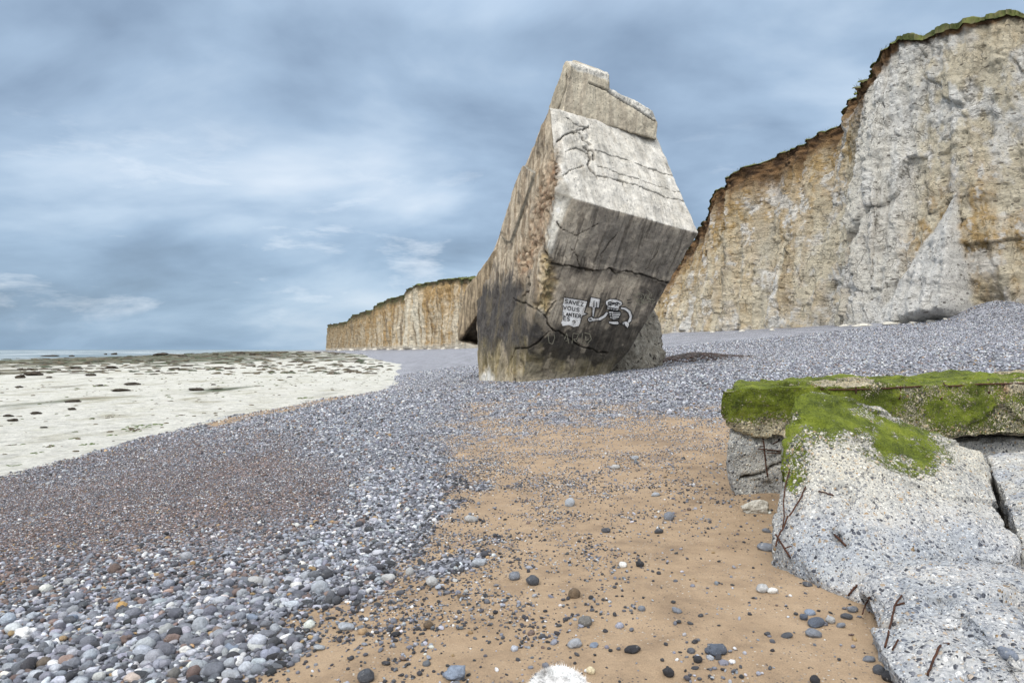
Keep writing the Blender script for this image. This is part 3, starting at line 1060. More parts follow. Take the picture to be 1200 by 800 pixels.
def plane3(a, b, c):
    n = np.cross(b - a, c - a)
    n = n / np.linalg.norm(n)
    return n, n @ a


def on_plane(px, py, pl):
    d = ray(px, py)
    n, k = pl
    return EYE + d * ((k - n @ EYE) / (n @ d))


R0 = at(668, 232, 27.2); R1 = at(818, 273, 31.6); PB = at(612, 453, 30.2)
PL_C = plane3(R0, R1, PB)
T0 = at(656, 136, 29.6)
PL_B = plane3(R0, R1, T0)
PA0 = at(646, 250, 27.5)
PL_A = plane3(PA0, at(608, 453, 30.3), at(600, 240, 33.4))
front = [on_plane(px, py, PL_C) for px, py in [(672, 232), (818, 273), (737, 412), (690, 466), (634, 472), (646, 340), (660, 280)]]
frontB = [on_plane(px, py, PL_B) for px, py in [(660, 134), (769, 160)]]
sideA = [on_plane(px, py, PL_A) for px, py in [(645, 250), (632, 285), (612, 345), (594, 455), (592, 475), (649, 225), (647, 200), (648, 172)]]
sil = [on_plane(px, py, PL_A) for px, py in [(561, 475), (560, 400), (559, 352), (571, 314), (585, 284), (599, 243), (601, 237), (614, 200), (637, 142), (644, 126)]]
leaf_face = [on_plane(px, py, PL_A) for px, py in [(616, 194), (629, 203), (613, 250), (600, 285), (588, 276), (599, 238)]]


def push(px, py, P, dy):
    return at(px, py, P[1] + dy)


mid = [0.5 * (on_plane(a, b, PL_A) + on_plane(c_, b, PL_C)) + np.array([-.10, -.22, 0]) for a, c_, b in [(638, 652, 300), (606, 632, 400), (596, 626, 460)]]
back = [push(612, 205, sil[7], 3.5), push(650, 145, sil[8], 2.0), push(760, 166, frontB[1], 2.2), push(806, 275, R1, 3.0), push(728, 414, front[2], 3.0),
        push(680, 466, front[3], 3.2), push(570, 470, sil[0], 4.5), push(568, 350, sil[2], 4.5), push(580, 300, sil[4], 4.5), push(604, 243, sil[5], 4)]
main_hull = front + mid + frontB + sideA + sil + back
# side leaf standing out to the left, dark underneath
PA_ = PL_A[0] * np.sign(-(PL_A[0] @ ray(620, 300)))
wing = [on_plane(px, py, PL_A) + PA_ * k_ for px, py, k_ in [(584, 288, .02), (570, 312, .02), (556, 328, .0), (545, 340, .0), (537, 376, .0), (537, 399, .0), (563, 362, -.25), (590, 315, -.25)]]
yw = wing[5][1]
wing += [at(541, 400, yw + 3), at(563, 405, yw + 4.5), at(600, 404.5, yw + 5), at(600, 300, yw + 4), at(575, 318, yw + 3), at(549, 347, yw + 3)]
leaf = leaf_face + [p + PA_ * .16 for p in leaf_face] + [p - PA_ * .5 for p in leaf_face]
tri = hulls_mesh("wall", [main_hull, leaf], .048, 4)


def inst_paint(me, part):
    V = verts_of(me)
    N = normals_of(me)
    # distance to the three faces picks the casting-board direction
    P, f = project(V)
    nC = sstep(.75, .93, N @ PL_C[0] * np.sign(-(PL_C[0] @ ray(700, 330))))
    nB = sstep(.70, .92, N @ PL_B[0] * np.sign(-(PL_B[0] @ ray(720, 200))))
    nA = sstep(.60, .90, N @ PL_A[0] * np.sign(-(PL_A[0] @ ray(620, 300))))
    return V, N, P, f, nA, nB, nC


V, N, P, f, nA, nB, nC = inst_paint(tri, 'main')
CR = [[(790, 338), (780, 332), (754, 322), (731, 318), (722, 321), (715, 313), (702, 317), (690, 317), (679, 314), (660, 311), (648, 309), (640, 305), (632, 292)],
      [(640, 305), (637, 316), (645, 325), (641, 338)], [(601, 350), (612, 354), (622, 358), (628, 362), (639, 370), (642, 380), (650, 387), (664, 394), (679, 405), (700, 413), (712, 414)],
      [(612, 349), (620, 340), (618, 325)], [(643, 388), (632, 400), (618, 408), (603, 408), (597, 420), (599, 436), (601, 452)], [(639, 370), (646, 362), (653, 352)],
      [(652, 258), (660, 270), (676, 275), (690, 268), (702, 262)], [(668, 290), (676, 300), (679, 312)], [(703, 300), (712, 288), (722, 274)], [(757, 316), (765, 303), (772, 292)]]
CB = [[(697, 177), (715, 182), (732, 187), (752, 194), (772, 202), (790, 207)], [(700, 205), (715, 209), (730, 213), (755, 221), (780, 231), (802, 236)],
      [(664, 138), (672, 145), (682, 148), (690, 150)], [(652, 166), (662, 158), (672, 154), (680, 156), (686, 164), (692, 170)], [(672, 154), (682, 152), (690, 148)],
      [(684, 172), (690, 176), (692, 186), (689, 194), (697, 203), (700, 208)], [(686, 172), (695, 178), (695, 188)], [(660, 205), (668, 200), (684, 194)],
      [(662, 178), (674, 174), (690, 180)], [(729, 213), (733, 225), (738, 238)], [(700, 195), (730, 205), (760, 215), (798, 226)]]
wob = np.stack([1.6 * pnoise(V * 1.7), 1.6 * pnoise(V * 1.7 + 31)], 1) + np.stack([1.5 * pnoise(V * 5), 1.5 * pnoise(V * 5 + 31)], 1)
cw = .35 + .75 * sstep(-.45, .35, fbm(V / .7 + 91, 3))
facing = sstep(-.1, .1, -np.einsum('ij,ij->i', N, (V - EYE) / np.linalg.norm(V - EYE, axis=1)[:, None]))
crackC = np.zeros(len(V)); crackB = np.zeros(len(V))
for i, l in enumerate(CR):
    wdt = np.array([1.5, 1.4, 1.3, 1.1, 1.1, 1.1, .5, .5, .7, .7][i]) * cw
    crackC = np.maximum(crackC, sstep(1, .35, seg_dist(P + wob, l) / wdt))
for i, l in enumerate(CB):
    wdt = np.array([.8, .85, 1.0, 1.1, 1.0, 1.7, 1.3, .6, .8, .5, .45][i]) * cw
    crackB = np.maximum(crackB, sstep(1, .35, seg_dist(P + wob * np.array([.7, .45]), l) / wdt))
crack = facing * np.maximum(crackC * (P[:, 1] > 225), crackB * (P[:, 1] < 260))
rubble = facing * sstep(-3, 5, poly_sd(P + wob * 2, [(634, 292), (650, 308), (654, 330), (648, 352), (642, 368), (628, 360), (632, 335)]))
rubB = facing * sstep(-2, 5, poly_sd(P + wob, [(664, 146), (682, 143), (694, 158), (696, 185), (690, 196), (684, 175), (668, 160)]))
rust = facing * sstep(-6, 8, poly_sd(P + wob * 3, [(651, 168), (655, 196), (652, 222), (640, 258), (632, 285), (620, 312), (606, 330), (603, 312), (618, 275), (626, 240), (640, 195)]))
lowband = -9.0 * fbm(np.stack([V[:, 0] / .5, V[:, 1] / .5, V[:, 2] / 3.0], 1) + 19, 4) * 2.2 + poly_sd(P + wob * 3, [(540, 340), (600, 318), (626, 335), (630, 370), (668, 396), (740, 400), (740, 470), (540, 470)])
# relief: worn faces, cracks, broken patches, brickwork showing through
rel = .10 * fbm(V / 2.2, 4) + .05 * fbm(V / .5 + 9, 4)
def stp_line(P):
    return P[:, 1] - np.interp(P[:, 0], [640, 679, 702, 715, 731, 754, 790], [308, 314, 317, 313, 318, 322, 338])


side_ax = np.cross(PL_A[0], (0, 0, 1)); side_ax /= np.linalg.norm(side_ax)
ax_up = np.cross(PL_A[0], side_ax)
bu, bv = V @ side_ax, V @ ax_up
bv = bv + .10 * fbm(V / .5 + 61, 3); bu = bu + .22 * fbm(V / .45 + 67, 3)
brick = (np.abs(((bv / .30) % 1) - .5) > .36) | (np.abs(((bu / .62 + .5 * (np.floor(bv / .30) % 2)) % 1) - .5) > .43)
brick = brick * 1.0
rel -= crack * .16
rel -= rubble * (.12 + .50 * np.abs(fbm(V / .6 + 3, 3)) + .10 * fbm(V / .2, 2))
rel -= .07 * nC * sstep(0, 3, stp_line(P) )
rel -= rubB * (.02 + .20 * np.abs(fbm(V / .35 + 3, 3)))
rel -= rust * (.02 + .07 * brick * sstep(-.3, .2, fbm(V / .8 + 33, 3)) + .24 * sstep(-.1, .4, fbm(V / .4 + 40, 3)))
rel -= facing * .10 * sstep(.1, .5, fbm(V / 1.3 + 70, 4)) * nA
# bench marks of the pour: low steps across the painted wall
stp = (P[:, 1] - (P[:, 0] - 640) * .19)
rel += .05 * sstep(296, 300, stp) * nC
V = V + N * rel[:, None]
set_verts(tri, V)


def board_coords(V, N):
    """x across the boards, y along them, for each flat face"""
    out = np.zeros((len(V), 3))
    ridge = (R1 - R0) / np.linalg.norm(R1 - R0)
    out[:, 0] = V @ ridge * 0.06
    out[:, 1] = V @ np.cross(ridge, PL_C[0]) * 0.06
    out[:, 2] = V @ PL_C[0] * 0.06
    a = np.stack([V @ side_ax * 0.06, V @ ax_up * 0.06, V @ PL_A[0] * 0.06], 1)
    return out, a


bc, ba = board_coords(V, N)
form = bc * (1 - nA[:, None]) + ba * nA[:, None]
mott = fbm(V / 1.1 + 13, 5); fine = fbm(V / .28 + 5, 4)
strk = fbm(np.stack([V @ side_ax / .35, V @ ax_up / 3.5, V @ PL_A[0]], 1), 4)
ridge = (R1 - R0) / np.linalg.norm(R1 - R0)
dn = np.cross(ridge, PL_C[0])
strC = fbm(np.stack([V @ ridge / .4, V @ dn / 4.0, V @ PL_C[0]], 1) + 7, 4)
base = mixc((.27, .245, .20), (.35, .325, .275), sstep(-.3, .3, mott))
# face A: grey-brown with dark vertical runs
cA = mixc((.45, .375, .28), (.27, .21, .145), sstep(-.15, .35, strk))
cA = mixc(cA, (.10, .085, .07), sstep(.12, .42, fbm(V / .8 + 51, 4)) * .6)
# face B: clean pale concrete
cB = mixc((.64, .605, .54), (.54, .505, .44), sstep(-.25, .35, mott))
cB = mixc(cB, (.42, .375, .31), sstep(.1, .45, strC) * .4)
cB = mixc(cB, (.80, .775, .72), facing * sstep(-2, 8, poly_sd(P + wob * 3, [(650, 190), (664, 190), (668, 232), (655, 262), (644, 262), (646, 225)])) * .8)
# face C: browner, streaked, tide-marked
cC = mixc((.29, .25, .20), (.45, .39, .305), sstep(-.25, .3, mott + .3 * fine))
cC = mixc(cC, (.12, .105, .088), sstep(.02, .26, strC) * .8)
cC = mixc(cC, (.185, .165, .14), sstep(-10, 12, poly_sd(P + wob * 3, [(700, 240), (818, 274), (790, 336), (735, 322), (700, 310), (690, 270)])) * .7)
cC = mixc(cC, (.52, .44, .34), sstep(-8, 12, poly_sd(P + wob * 4, [(655, 318), (760, 330), (752, 352), (690, 350), (650, 345)])) * .6)
cC = mixc(cC, (.52, .46, .37), sstep(-8, 10, poly_sd(P + wob * 4, [(652, 262), (692, 262), (690, 300), (650, 300)])) * .5)
c = base
for m_, cc in ((nC, cC), (nB, cB), (nA, cA)):
    c = c * (1 - m_[:, None]) + cc * m_[:, None]
trans = facing * sstep(0, 10, poly_sd(P + wob * 2, [(644, 225), (672, 230), (660, 262), (650, 300), (640, 300), (634, 290)])) * .8
c = mixc(c, (.72, .69, .62), trans)
c = mixc(c, mixc((.26, .145, .08), (.42, .32, .22), sstep(-.2, .3, fine + fbm(V / .5 + 88, 3))), rust * (.45 + .4 * sstep(-.2, .3, fine)))
c = mixc(c, (.13, .095, .065), rust * brick * .55 * sstep(-.3, .2, fbm(V / .8 + 33, 3)))
# tide staining near the ground: black film, then yellow-green algae, pale foot
hz_ = 452 - P[:, 1] + wob[:, 0] * 3
lb = facing * sstep(-12, 18, lowband)
c = mixc(c, mixc((.042, .041, .044), (.10, .085, .062), sstep(-.1, .4, strk * .6 + mott)), lb * sstep(22, 46, hz_ + 22 * mott + 26 * strk) * .90)
c = mixc(c, mixc((.15, .125, .05), (.29, .235, .095), sstep(-.2, .3, strk + fine * .5)), facing * sstep(56, 26, hz_ + 24 * mott) * .45)
c = mixc(c, (.045, .04, .034), facing * nC * sstep(92, 58, hz_ + 16 * mott + 14 * strC) * sstep(20, 32, hz_ + 8 * mott) * .85)
c = mixc(c, (.42, .37, .28), facing * sstep(19, 7, hz_ + 10 * mott) * .65)
c = mixc(c, (.75, .73, .68), facing * sstep(-3, 5, poly_sd(P + wob, [(562, 440), (572, 428), (577, 440), (577, 456), (562, 456)])) * .9 * sstep(-.3, .1, strk))
c = mixc(c, mixc((.56, .42, .21), (.22, .18, .08), sstep(-.2, .3, fine)), rubble * .75)
spall = facing * nC * sstep(.16, .30, fbm(V / .9 + 120, 5)) * sstep(306, 330, P[:, 1])
c = mixc(c, (.56, .48, .37), spall * .4)
drip = facing * nC * sstep(.10, .34, fbm(np.stack([V @ ridge / .22, V @ dn / 2.2, V @ PL_C[0]], 1) + 77, 4)) * sstep(235, 262, P[:, 1]) * sstep(345, 300, P[:, 1])
c = mixc(c, (.07, .058, .046), drip * .65)
c = mixc(c, (.028, .024, .02), np.clip(crack, 0, 1) * .85)
wet_ = facing * sstep(-6, 8, poly_sd(P + wob * 4, [(748, 318), (790, 334), (762, 368), (745, 350), (735, 345), (760, 330)]))
c = mixc(c, (.05, .043, .04), wet_ * .75)
run = facing * nC * sstep(.12, .30, fbm(np.stack([V @ ridge / .18, V @ dn / 3.0, V @ PL_C[0]], 1) + 177, 4)) * sstep(330, 345, P[:, 1])
c = mixc(c, (.10, .085, .07), run * .6)
chip = facing * sstep(.18, .26, fbm(V / .35 + 210, 4))
c = mixc(c, np.minimum(c * 1.4, .7), chip * .5 * (1 - lb) * (1 - nB))
vcol(tri, "Col", c)
vcol(tri, "form", form)
wall = link("wall", tri, M_BUNK, bunker)

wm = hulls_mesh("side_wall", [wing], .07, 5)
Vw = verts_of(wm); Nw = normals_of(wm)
Pw_, _fw = project(Vw)
rd_ = (Vw - EYE) / np.linalg.norm(Vw - EYE, axis=1)[:, None]
frontw = sstep(.0, .1, -np.einsum('ij,ij->i', Nw, rd_))
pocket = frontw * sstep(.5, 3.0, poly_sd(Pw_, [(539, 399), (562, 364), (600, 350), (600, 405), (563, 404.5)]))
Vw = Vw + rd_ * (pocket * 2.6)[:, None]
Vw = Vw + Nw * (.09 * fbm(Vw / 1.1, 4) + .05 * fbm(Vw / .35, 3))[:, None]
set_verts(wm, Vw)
vcol(wm, "Col", mixc((.34, .265, .175), (.17, .13, .085), sstep(-.3, .3, fbm(Vw / np.array([.5, .5, 2.5]) + 4, 4))) * (1 - .55 * pocket)[:, None])  # pocket colour darkened as well, to deepen the shade inside it
vcol(wm, "form", Vw * .06)
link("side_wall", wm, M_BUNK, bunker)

# parapet slab along the top, its right half broken lower
nb = PL_B[0] * np.sign(-(PL_B[0] @ ray(720, 200)))


def par(px, py, Y, dy):
    return [at(px, py, Y), at(px + (2 if px < 690 else -6), py + 4, Y + dy)]


pa, pb = [], []
yq = lambda px: np.interp(px, [650, 770], [29.35, 33.0])
for px, py in [(659, 132), (713, 149), (714, 87), (673, 80), (669, 74)]:
    pa += par(px, py, yq(px), 2.4)
pa += [at(650, 136, 31.2), at(662.5, 72, 30.8), at(673, 71, 32), at(712, 85, 32.8), at(643, 127, 32.4)]
for px, py in [(659, 132), (770, 164), (770, 143), (765, 130), (745, 118), (718, 105), (700, 104), (660, 118)]:
    pb += par(px, py, yq(px), 2.3)
pm = hulls_mesh("parapet", [pa, pb], .055, 5)
Vp = verts_of(pm); Np = normals_of(pm)
Pp, fp = project(Vp)
wobp = np.stack([1.5 * pnoise(Vp * 2), 1.5 * pnoise(Vp * 2 + 31)], 1)
crp = np.maximum(sstep(1.0, .4, seg_dist(Pp + wobp * .5, [(690, 98), (700, 101), (712, 106), (722, 113), (735, 121), (750, 130), (768, 142)])), sstep(1.3, .5, seg_dist(Pp + wobp, [(664, 88), (661, 103), (656, 120), (652, 133)])))
topb = sstep(-2, 2, poly_sd(Pp + wobp, [(714, 102), (770, 128), (772, 142), (748, 130), (730, 118), (714, 108)])) + sstep(-1, 2, poly_sd(Pp + wobp, [(664, 70), (714, 84), (714, 96), (690, 86), (676, 84), (668, 77)]))
topb = np.clip(topb, 0, 1)
Vp = Vp + Np * (.07 * fbm(Vp / .8, 4) + .03 * fbm(Vp / .25, 3) - .12 * crp - topb * .12 * np.abs(fbm(Vp / .3 + 5, 3)))[:, None]
set_verts(pm, Vp)
cp_ = mixc((.52, .46, .355), (.40, .345, .265), sstep(-.25, .3, fbm(Vp / np.array([.35, .5, 2.0]) + 4, 4)))
cp_ = mixc(cp_, (.58, .56, .51), topb * .85)
cp_ = mixc(cp_, (.22, .185, .135), sstep(662, 654, Pp[:, 0]) * .6)
cp_ = mixc(cp_, (.04, .035, .03), crp * .85)
vcol(pm, "Col", cp_)
bcp, _ = board_coords(Vp, Np)
vcol(pm, "form", bcp)
link("parapet", pm, M_BUNK, bunker)

# ---- paint on the undercut wall
bvh = BVHTree.FromObject(wall, bpy.context.evaluated_depsgraph_get()) if False else BVHTree.FromPolygons([tuple(v) for v in V], [tuple(p.vertices) for p in tri.polygons])
vd = nC_dir = PL_C[0] * np.sign(-(PL_C[0] @ ray(700, 360)))


def on_wall(px, py, lift):
    d = ray(px, py)
    hit = bvh.ray_cast(Vector(EYE), Vector(d / np.linalg.norm(d)))
    p = np.array(hit[0]) if hit[0] is not None else on_plane(px, py, PL_C)
    return p + vd * lift


def strokes(lines, width_px, lift):
    """painted lines lying on the wall, as ribbons that follow its relief"""
    Vv, Ff = [], []
    for ln in lines:
        ln = np.asarray(ln, float)
        pts = [ln[0]]
        for a, b in zip(ln[:-1], ln[1:]):
            k = max(1, int(np.hypot(*(b - a)) / 1.2))
            for j in range(1, k + 1): pts.append(a + (b - a) * j / k)
        pts = np.array(pts)
        tn = np.gradient(pts, axis=0) if len(pts) > 1 else np.array([[1, 0]])
        tn /= np.maximum(np.linalg.norm(tn, axis=1), 1e-6)[:, None]
        nn = np.stack([-tn[:, 1], tn[:, 0]], 1) * width_px / 2
        b0 = len(Vv)
        for p, n_ in zip(pts, nn):
            Vv.append(on_wall(*(p - n_), lift)); Vv.append(on_wall(*(p + n_), lift))
        for j in range(len(pts) - 1):
            Ff.append((b0 + 2 * j, b0 + 2 * j + 1, b0 + 2 * j + 3, b0 + 2 * j + 2))
    return Vv, Ff


def patches(polys, lift, step=1.0):
    Vv, Ff = [], []
    for poly in polys:
        poly = np.asarray(poly, float)
        (x0, y0), (x1, y1) = poly.min(0), poly.max(0)
        xs = np.arange(x0, x1 + step, step); ys = np.arange(y0, y1 + step, step)
        gx, gy = np.meshgrid(xs, ys)
        q = np.stack([gx.ravel(), gy.ravel()], 1)
        sdv = poly_sd(q, poly)
        # pull grid points just outside onto the outline
        for i in np.where((sdv < 0) & (sdv > -step * 1.05))[0]:
            best, bp = 1e9, None
            for a, b in zip(poly, np.roll(poly, -1, 0)):
                ab = b - a
                tt_ = np.clip(((q[i] - a) @ ab) / max(ab @ ab, 1e-9), 0, 1)
                c_ = a + ab * tt_
                dd_ = np.hypot(*(q[i] - c_))
                if dd_ < best: best, bp = dd_, c_
            q[i] = bp
        ok = sdv > -step * 1.05
        b0 = len(Vv)
        for p in q: Vv.append(on_wall(p[0], p[1], lift))
        nc = len(xs)
        for r_ in range(len(ys) - 1):
            for c_ in range(nc - 1):
                ids = [r_ * nc + c_, r_ * nc + c_ + 1, (r_ + 1) * nc + c_ + 1, (r_ + 1) * nc + c_]
                if all(ok[i] for i in ids): Ff.append(tuple(b0 + i for i in ids))
    return Vv, Ff


GX = lambda x, y: (640 + x / 5.714, 320 + y / 5.714)      # crop coordinates of the drawing


def gp(l): return [GX(*p) for p in l]


paint = tag(empty("graffiti", on_wall(700, 362, 0.03)), None, None)
paint.parent = bunker
paint.matrix_parent_inverse = Matrix.Translation(-bunker.location)
ROOT_PAINT = paint


def paint_part(name, VF, mat, parent):
    me_ = np_mesh(name, np.array(VF[0]), [tuple(x) for x in VF[1]], True)
    o = bpy.data.objects.new(name, me_)
    COL.objects.link(o)
    me_.materials.append(mat)
    o.parent = parent
    o.matrix_parent_inverse = Matrix.Translation(-Vector(BASE) - (Vector(paint.location) - Vector(BASE)))
    return o


panel = gp([(118, 162), (272, 186), (250, 262), (274, 268), (236, 284), (226, 330), (214, 352), (180, 358), (150, 345), (108, 352), (98, 330), (110, 300), (104, 270), (112, 240), (108, 210), (116, 190)])
arrow_w = gp([(294, 156), (360, 170), (350, 230), (324, 228), (322, 250), (304, 246), (304, 226), (280, 222)])
arrow_h = gp([(304, 246), (322, 250), (316, 290), (304, 290)])
hand1 = gp([(276, 296), (300, 288), (312, 298), (308, 318), (284, 324), (274, 312)])
arm1 = gp([(306, 300), (345, 296), (378, 278), (398, 254), (416, 262), (396, 292), (360, 314), (312, 318)])
head = gp([(392, 184), (424, 168), (466, 172), (502, 186), (508, 206), (486, 222), (480, 246), (452, 252), (402, 238), (404, 216), (394, 206)])
chest = gp([(412, 252), (490, 250), (498, 268), (480, 304), (446, 310), (424, 300)])
pelv = gp([(414, 318), (476, 318), (486, 334), (474, 342), (440, 340), (414, 332)])
arm2 = gp([(494, 222), (530, 226), (562, 250), (574, 284), (566, 320), (550, 330), (540, 320), (552, 290), (544, 264), (520, 244), (494, 238)])
hand2 = gp([(506, 326), (528, 318), (552, 332), (552, 352), (540, 366), (526, 350), (506, 340)])
blob = [(602 + 0, 170)]
white = patches([panel, arrow_w, arrow_h, hand1, arm1, head, chest, pelv, arm2, hand2], .03, .55)
paint_part("painted_panel", white, M_WHITE, paint)
out_lines = [gp(l + [l[0]]) for l in
             ([(294, 156), (360, 170), (350, 230), (324, 228), (322, 250), (316, 290), (304, 290), (304, 226), (280, 222)],
              [(276, 296), (300, 288), (312, 298), (345, 296), (378, 278), (398, 254), (416, 262), (396, 292), (360, 314), (308, 320), (284, 324), (274, 312)],
              [(392, 184), (424, 168), (466, 172), (502, 186), (508, 206), (486, 222), (480, 246), (452, 252), (402, 238), (404, 216), (394, 206)],
              [(412, 252), (490, 250), (498, 268), (480, 304), (446, 310), (424, 300)],
              [(414, 318), (476, 318), (486, 334), (474, 342), (440, 340), (414, 332)],
              [(494, 222), (530, 226), (562, 250), (574, 284), (566, 320), (552, 332), (552, 352), (540, 366), (526, 350), (506, 340), (506, 326), (528, 318), (540, 320), (552, 290), (544, 264), (520, 244), (494, 238)])]
inner = [gp(l) for l in
         ([(118, 158), (274, 184), (252, 262), (276, 268), (236, 286), (226, 332)],
          [(408, 200), (424, 188), (448, 204), (470, 192), (492, 206)], [(408, 214), (430, 200)], [(426, 208), (446, 206)], [(410, 196), (430, 216)], [(450, 198), (478, 214)], [(478, 200), (456, 216)], [(412, 190), (440, 196), (480, 196)],
          [(406, 226), (474, 236)], [(414, 240), (470, 248)], [(424, 228), (424, 242)], [(442, 230), (440, 246)], [(458, 232), (456, 248)],
          [(432, 262), (438, 306)], [(414, 268), (436, 266)], [(418, 284), (438, 284)], [(440, 270), (494, 266)], [(442, 284), (488, 282)], [(444, 298), (480, 298)], [(444, 258), (490, 256)],
          [(316, 184), (314, 226)], [(334, 190), (334, 226)], [(284, 300), (300, 304)], [(284, 310), (302, 312)],
          [(536, 178), (566, 172)], [(540, 198), (570, 192)], [(500, 344), (484, 330)], [(514, 330), (524, 346)])]
paint_part("drawn_figure", strokes(out_lines + inner, .92, .055), M_BLACK, paint)

FONT = {'S': [[(1, .12), (.7, 0), (.2, .05), (.05, .28), (.35, .48), (.8, .58), (.92, .82), (.6, 1), (.05, .9)]],
        'A': [[(0, 1), (.5, 0), (1, 1)], [(.2, .65), (.8, .65)]], 'V': [[(0, 0), (.5, 1), (1, 0)]],
        'E': [[(1, 0), (.05, 0), (.05, 1), (1, 1)], [(.05, .5), (.8, .5)]], 'Z': [[(0, 0), (1, 0), (0, 1), (1, 1)]],
        'O': [[(.5, 0), (.05, .2), (0, .6), (.3, 1), (.75, .95), (1, .6), (.9, .15), (.5, 0)]],
        'U': [[(0, 0), (.05, .8), (.4, 1), (.85, .85), (.95, 0)]], 'L': [[(.05, 0), (.05, 1), (.9, 1)]],
        'N': [[(0, 1), (.05, 0), (.9, 1), (.95, 0)]], 'T': [[(0, 0), (1, 0)], [(.5, 0), (.5, 1)]],
        'R': [[(.05, 1), (.05, 0), (.7, 0), (.95, .2), (.8, .45), (.05, .5)], [(.45, .5), (1, 1)]],
        '?': [[(.05, .2), (.35, 0), (.8, .05), (.95, .3), (.55, .5), (.5, .68)], [(.48, .88), (.5, 1.0)]],
        '.': [[(.4, .9), (.6, .98)]]}
def word(txt, x0, y0, cw, ch, slope, gap):
    L_ = []
    for i, chh in enumerate(txt):
        ox, oy = x0 + i * (cw + gap), y0 + slope * i * (cw + gap)
        if chh == ' ': continue
        for l in FONT[chh]:
            L_.append(gp([(ox + a * cw, oy + b * ch + slope * a * cw) for a, b in l]))
    return L_
words = [word("SAVEZ", 122, 172, 20, 25, .18, 6), word("VOUS", 112, 214, 20, 25, .16, 9), word("LANTER", 108, 256, 16, 24, .15, 5), word("ES", 112, 288, 18, 24, .12, 6), word("?", 168, 316, 26, 26, .1, 4)]
for w_ in words: paint_part("lettering", strokes(w_, .86, .055), M_BLACK, paint)
ghost = [gp(l) for l in ([(10, 410), (18, 465), (40, 472), (55, 430), (50, 405)], [(120, 440), (135, 400), (150, 470)], [(128, 452), (150, 446)], [(170, 470), (178, 400), (215, 405), (200, 440), (180, 440), (215, 475)],
                         [(240, 400), (235, 465), (275, 470), (300, 440), (290, 405), (255, 398)], [(262, 420), (262, 450), (282, 440)])]
for l_ in ([ghost[0]], ghost[1:3], [ghost[3]], ghost[4:]): paint_part("scrawl", strokes(l_, .7, .03), M_GHOST, paint)
rs = np.random.default_rng(4)
tagl = []
for k in range(26):
    x_, y_ = 600 + rs.random() * 110, 140 + rs.random() * 60
    tagl.append(gp([(x_, y_), (x_ + rs.normal() * 14, y_ + rs.normal() * 12), (x_ + rs.normal() * 18, y_ + rs.normal() * 14)]))
ring = [gp([(595 + 28 + 34 * math.cos(a), 158 + 26 * math.sin(a)) for a in np.linspace(0, 6.28, 14)])]
paint_part("scribble", strokes(tagl + ring, .55, .03), M_GHOST, paint)

# broken lump leaning at the bunker's back
lump = [at(700, 440, 36), at(722, 438, 35.2), at(762, 433, 35.6), at(777, 418, 36.8), at(776, 402, 37.2), at(768, 365, 37.4), at(755, 345, 37.4), at(730, 340, 37), at(700, 350, 37),
        at(730, 400, 35.0), at(710, 445, 40), at(768, 425, 41), at(765, 370, 41), at(740, 345, 41), at(700, 446, 35.6), at(755, 440, 35.8), at(775, 428, 37)]
lm = hulls_mesh("concrete_chunk", [lump], .08, 4)
Vl = verts_of(lm); Nl = normals_of(lm)
Vl = Vl + Nl * (.28 * fbm(Vl / 1.3, 4) + .16 * fbm(Vl / .4, 4))[:, None]
set_verts(lm, Vl)
tag(link("concrete_chunk", lm, M_CHUNK), "rough brown broken concrete lump behind the lower right of the bunker", "concrete chunk")

# ------------------------------------------------------------------ fallen concrete blocks
def block(name, hulls, voxel, sm, amp):
    me = hulls_mesh(name, hulls, voxel, sm)
    V = verts_of(me); N = normals_of(me)
    fa = cells(V @ np.array([.8, .3, .52]) / .5, V @ np.array([-.35, .75, .56]) / .42, 21)
    fb = cells(V @ np.array([.6, -.5, .62]) / .16, V @ np.array([.45, .85, -.3]) / .16, 33)
    V = V + N * (amp * 1.35 * ((fa[0] - .5) + 1.5 * (fa[1] - .5) * fa[3] + 1.5 * (fa[2] - .5) * fa[4]) + amp * .38 * ((fb[0] - .5) + 1.5 * (fb[1] - .5) * fb[3]))[:, None]
    V = V + N * (amp * 1.5 * fbm(V / .9 + 2, 2) + amp * fbm(V / .45, 4) + amp * .7 * fbm(V / .13 + 7, 4) - amp * 1.1 * np.maximum(0, np.abs(fbm(V / .6 + 44, 3)) - .12) + .006 * fbm(V / .035 + 3, 2))[:, None]
    set_verts(me, V)
    N = normals_of(me)
    P, f = project(V)
    return me, V, N, P


def paint_block(me, V, moss, tint, crack=None):
    vcol(me, "moss", moss)
    vcol(me, "Col", tint)
    vcol(me, "crack", np.zeros(len(V)) if crack is None else crack)


def bvh_of(me):
    V = verts_of(me)
    return BVHTree.FromPolygons([tuple(v) for v in V], [tuple(p.vertices) for p in me.polygons])


def rods(root, bvh, specs, lift=.012):
    """each spec: radius m, [(px,py,extra lift)], fallback depth"""
    for r, pts, Yd in specs:
        P_ = []
        last = Yd
        for q in pts:
            d = ray(q[0], q[1]); dn_ = d / np.linalg.norm(d)
            hit = bvh.ray_cast(Vector(EYE), Vector(dn_))
            if hit[0] is not None and hit[0].y < 12:
                p = np.array(hit[0]) - dn_ * (lift + (q[2] if len(q) > 2 else 0))
                last = p[1]
            else:
                p = at(q[0], q[1], last)
            P_.append(p)
        # fill in and jitter so the rod is not dead straight
        Q = []
        for a, b in zip(P_[:-1], P_[1:]):
            for k in range(4):
                t_ = k / 4
                Q.append(a * (1 - t_) + b * t_ + (0 if k == 0 else 1) * rng.normal(0, .15 * r, 3))
        Q.append(P_[-1])
        bm_ = bmesh.new()
        tube(bm_, Q, r * .62, 7)
        link("rebar", bm_mesh("rebar", bm_), M_RUST, root)


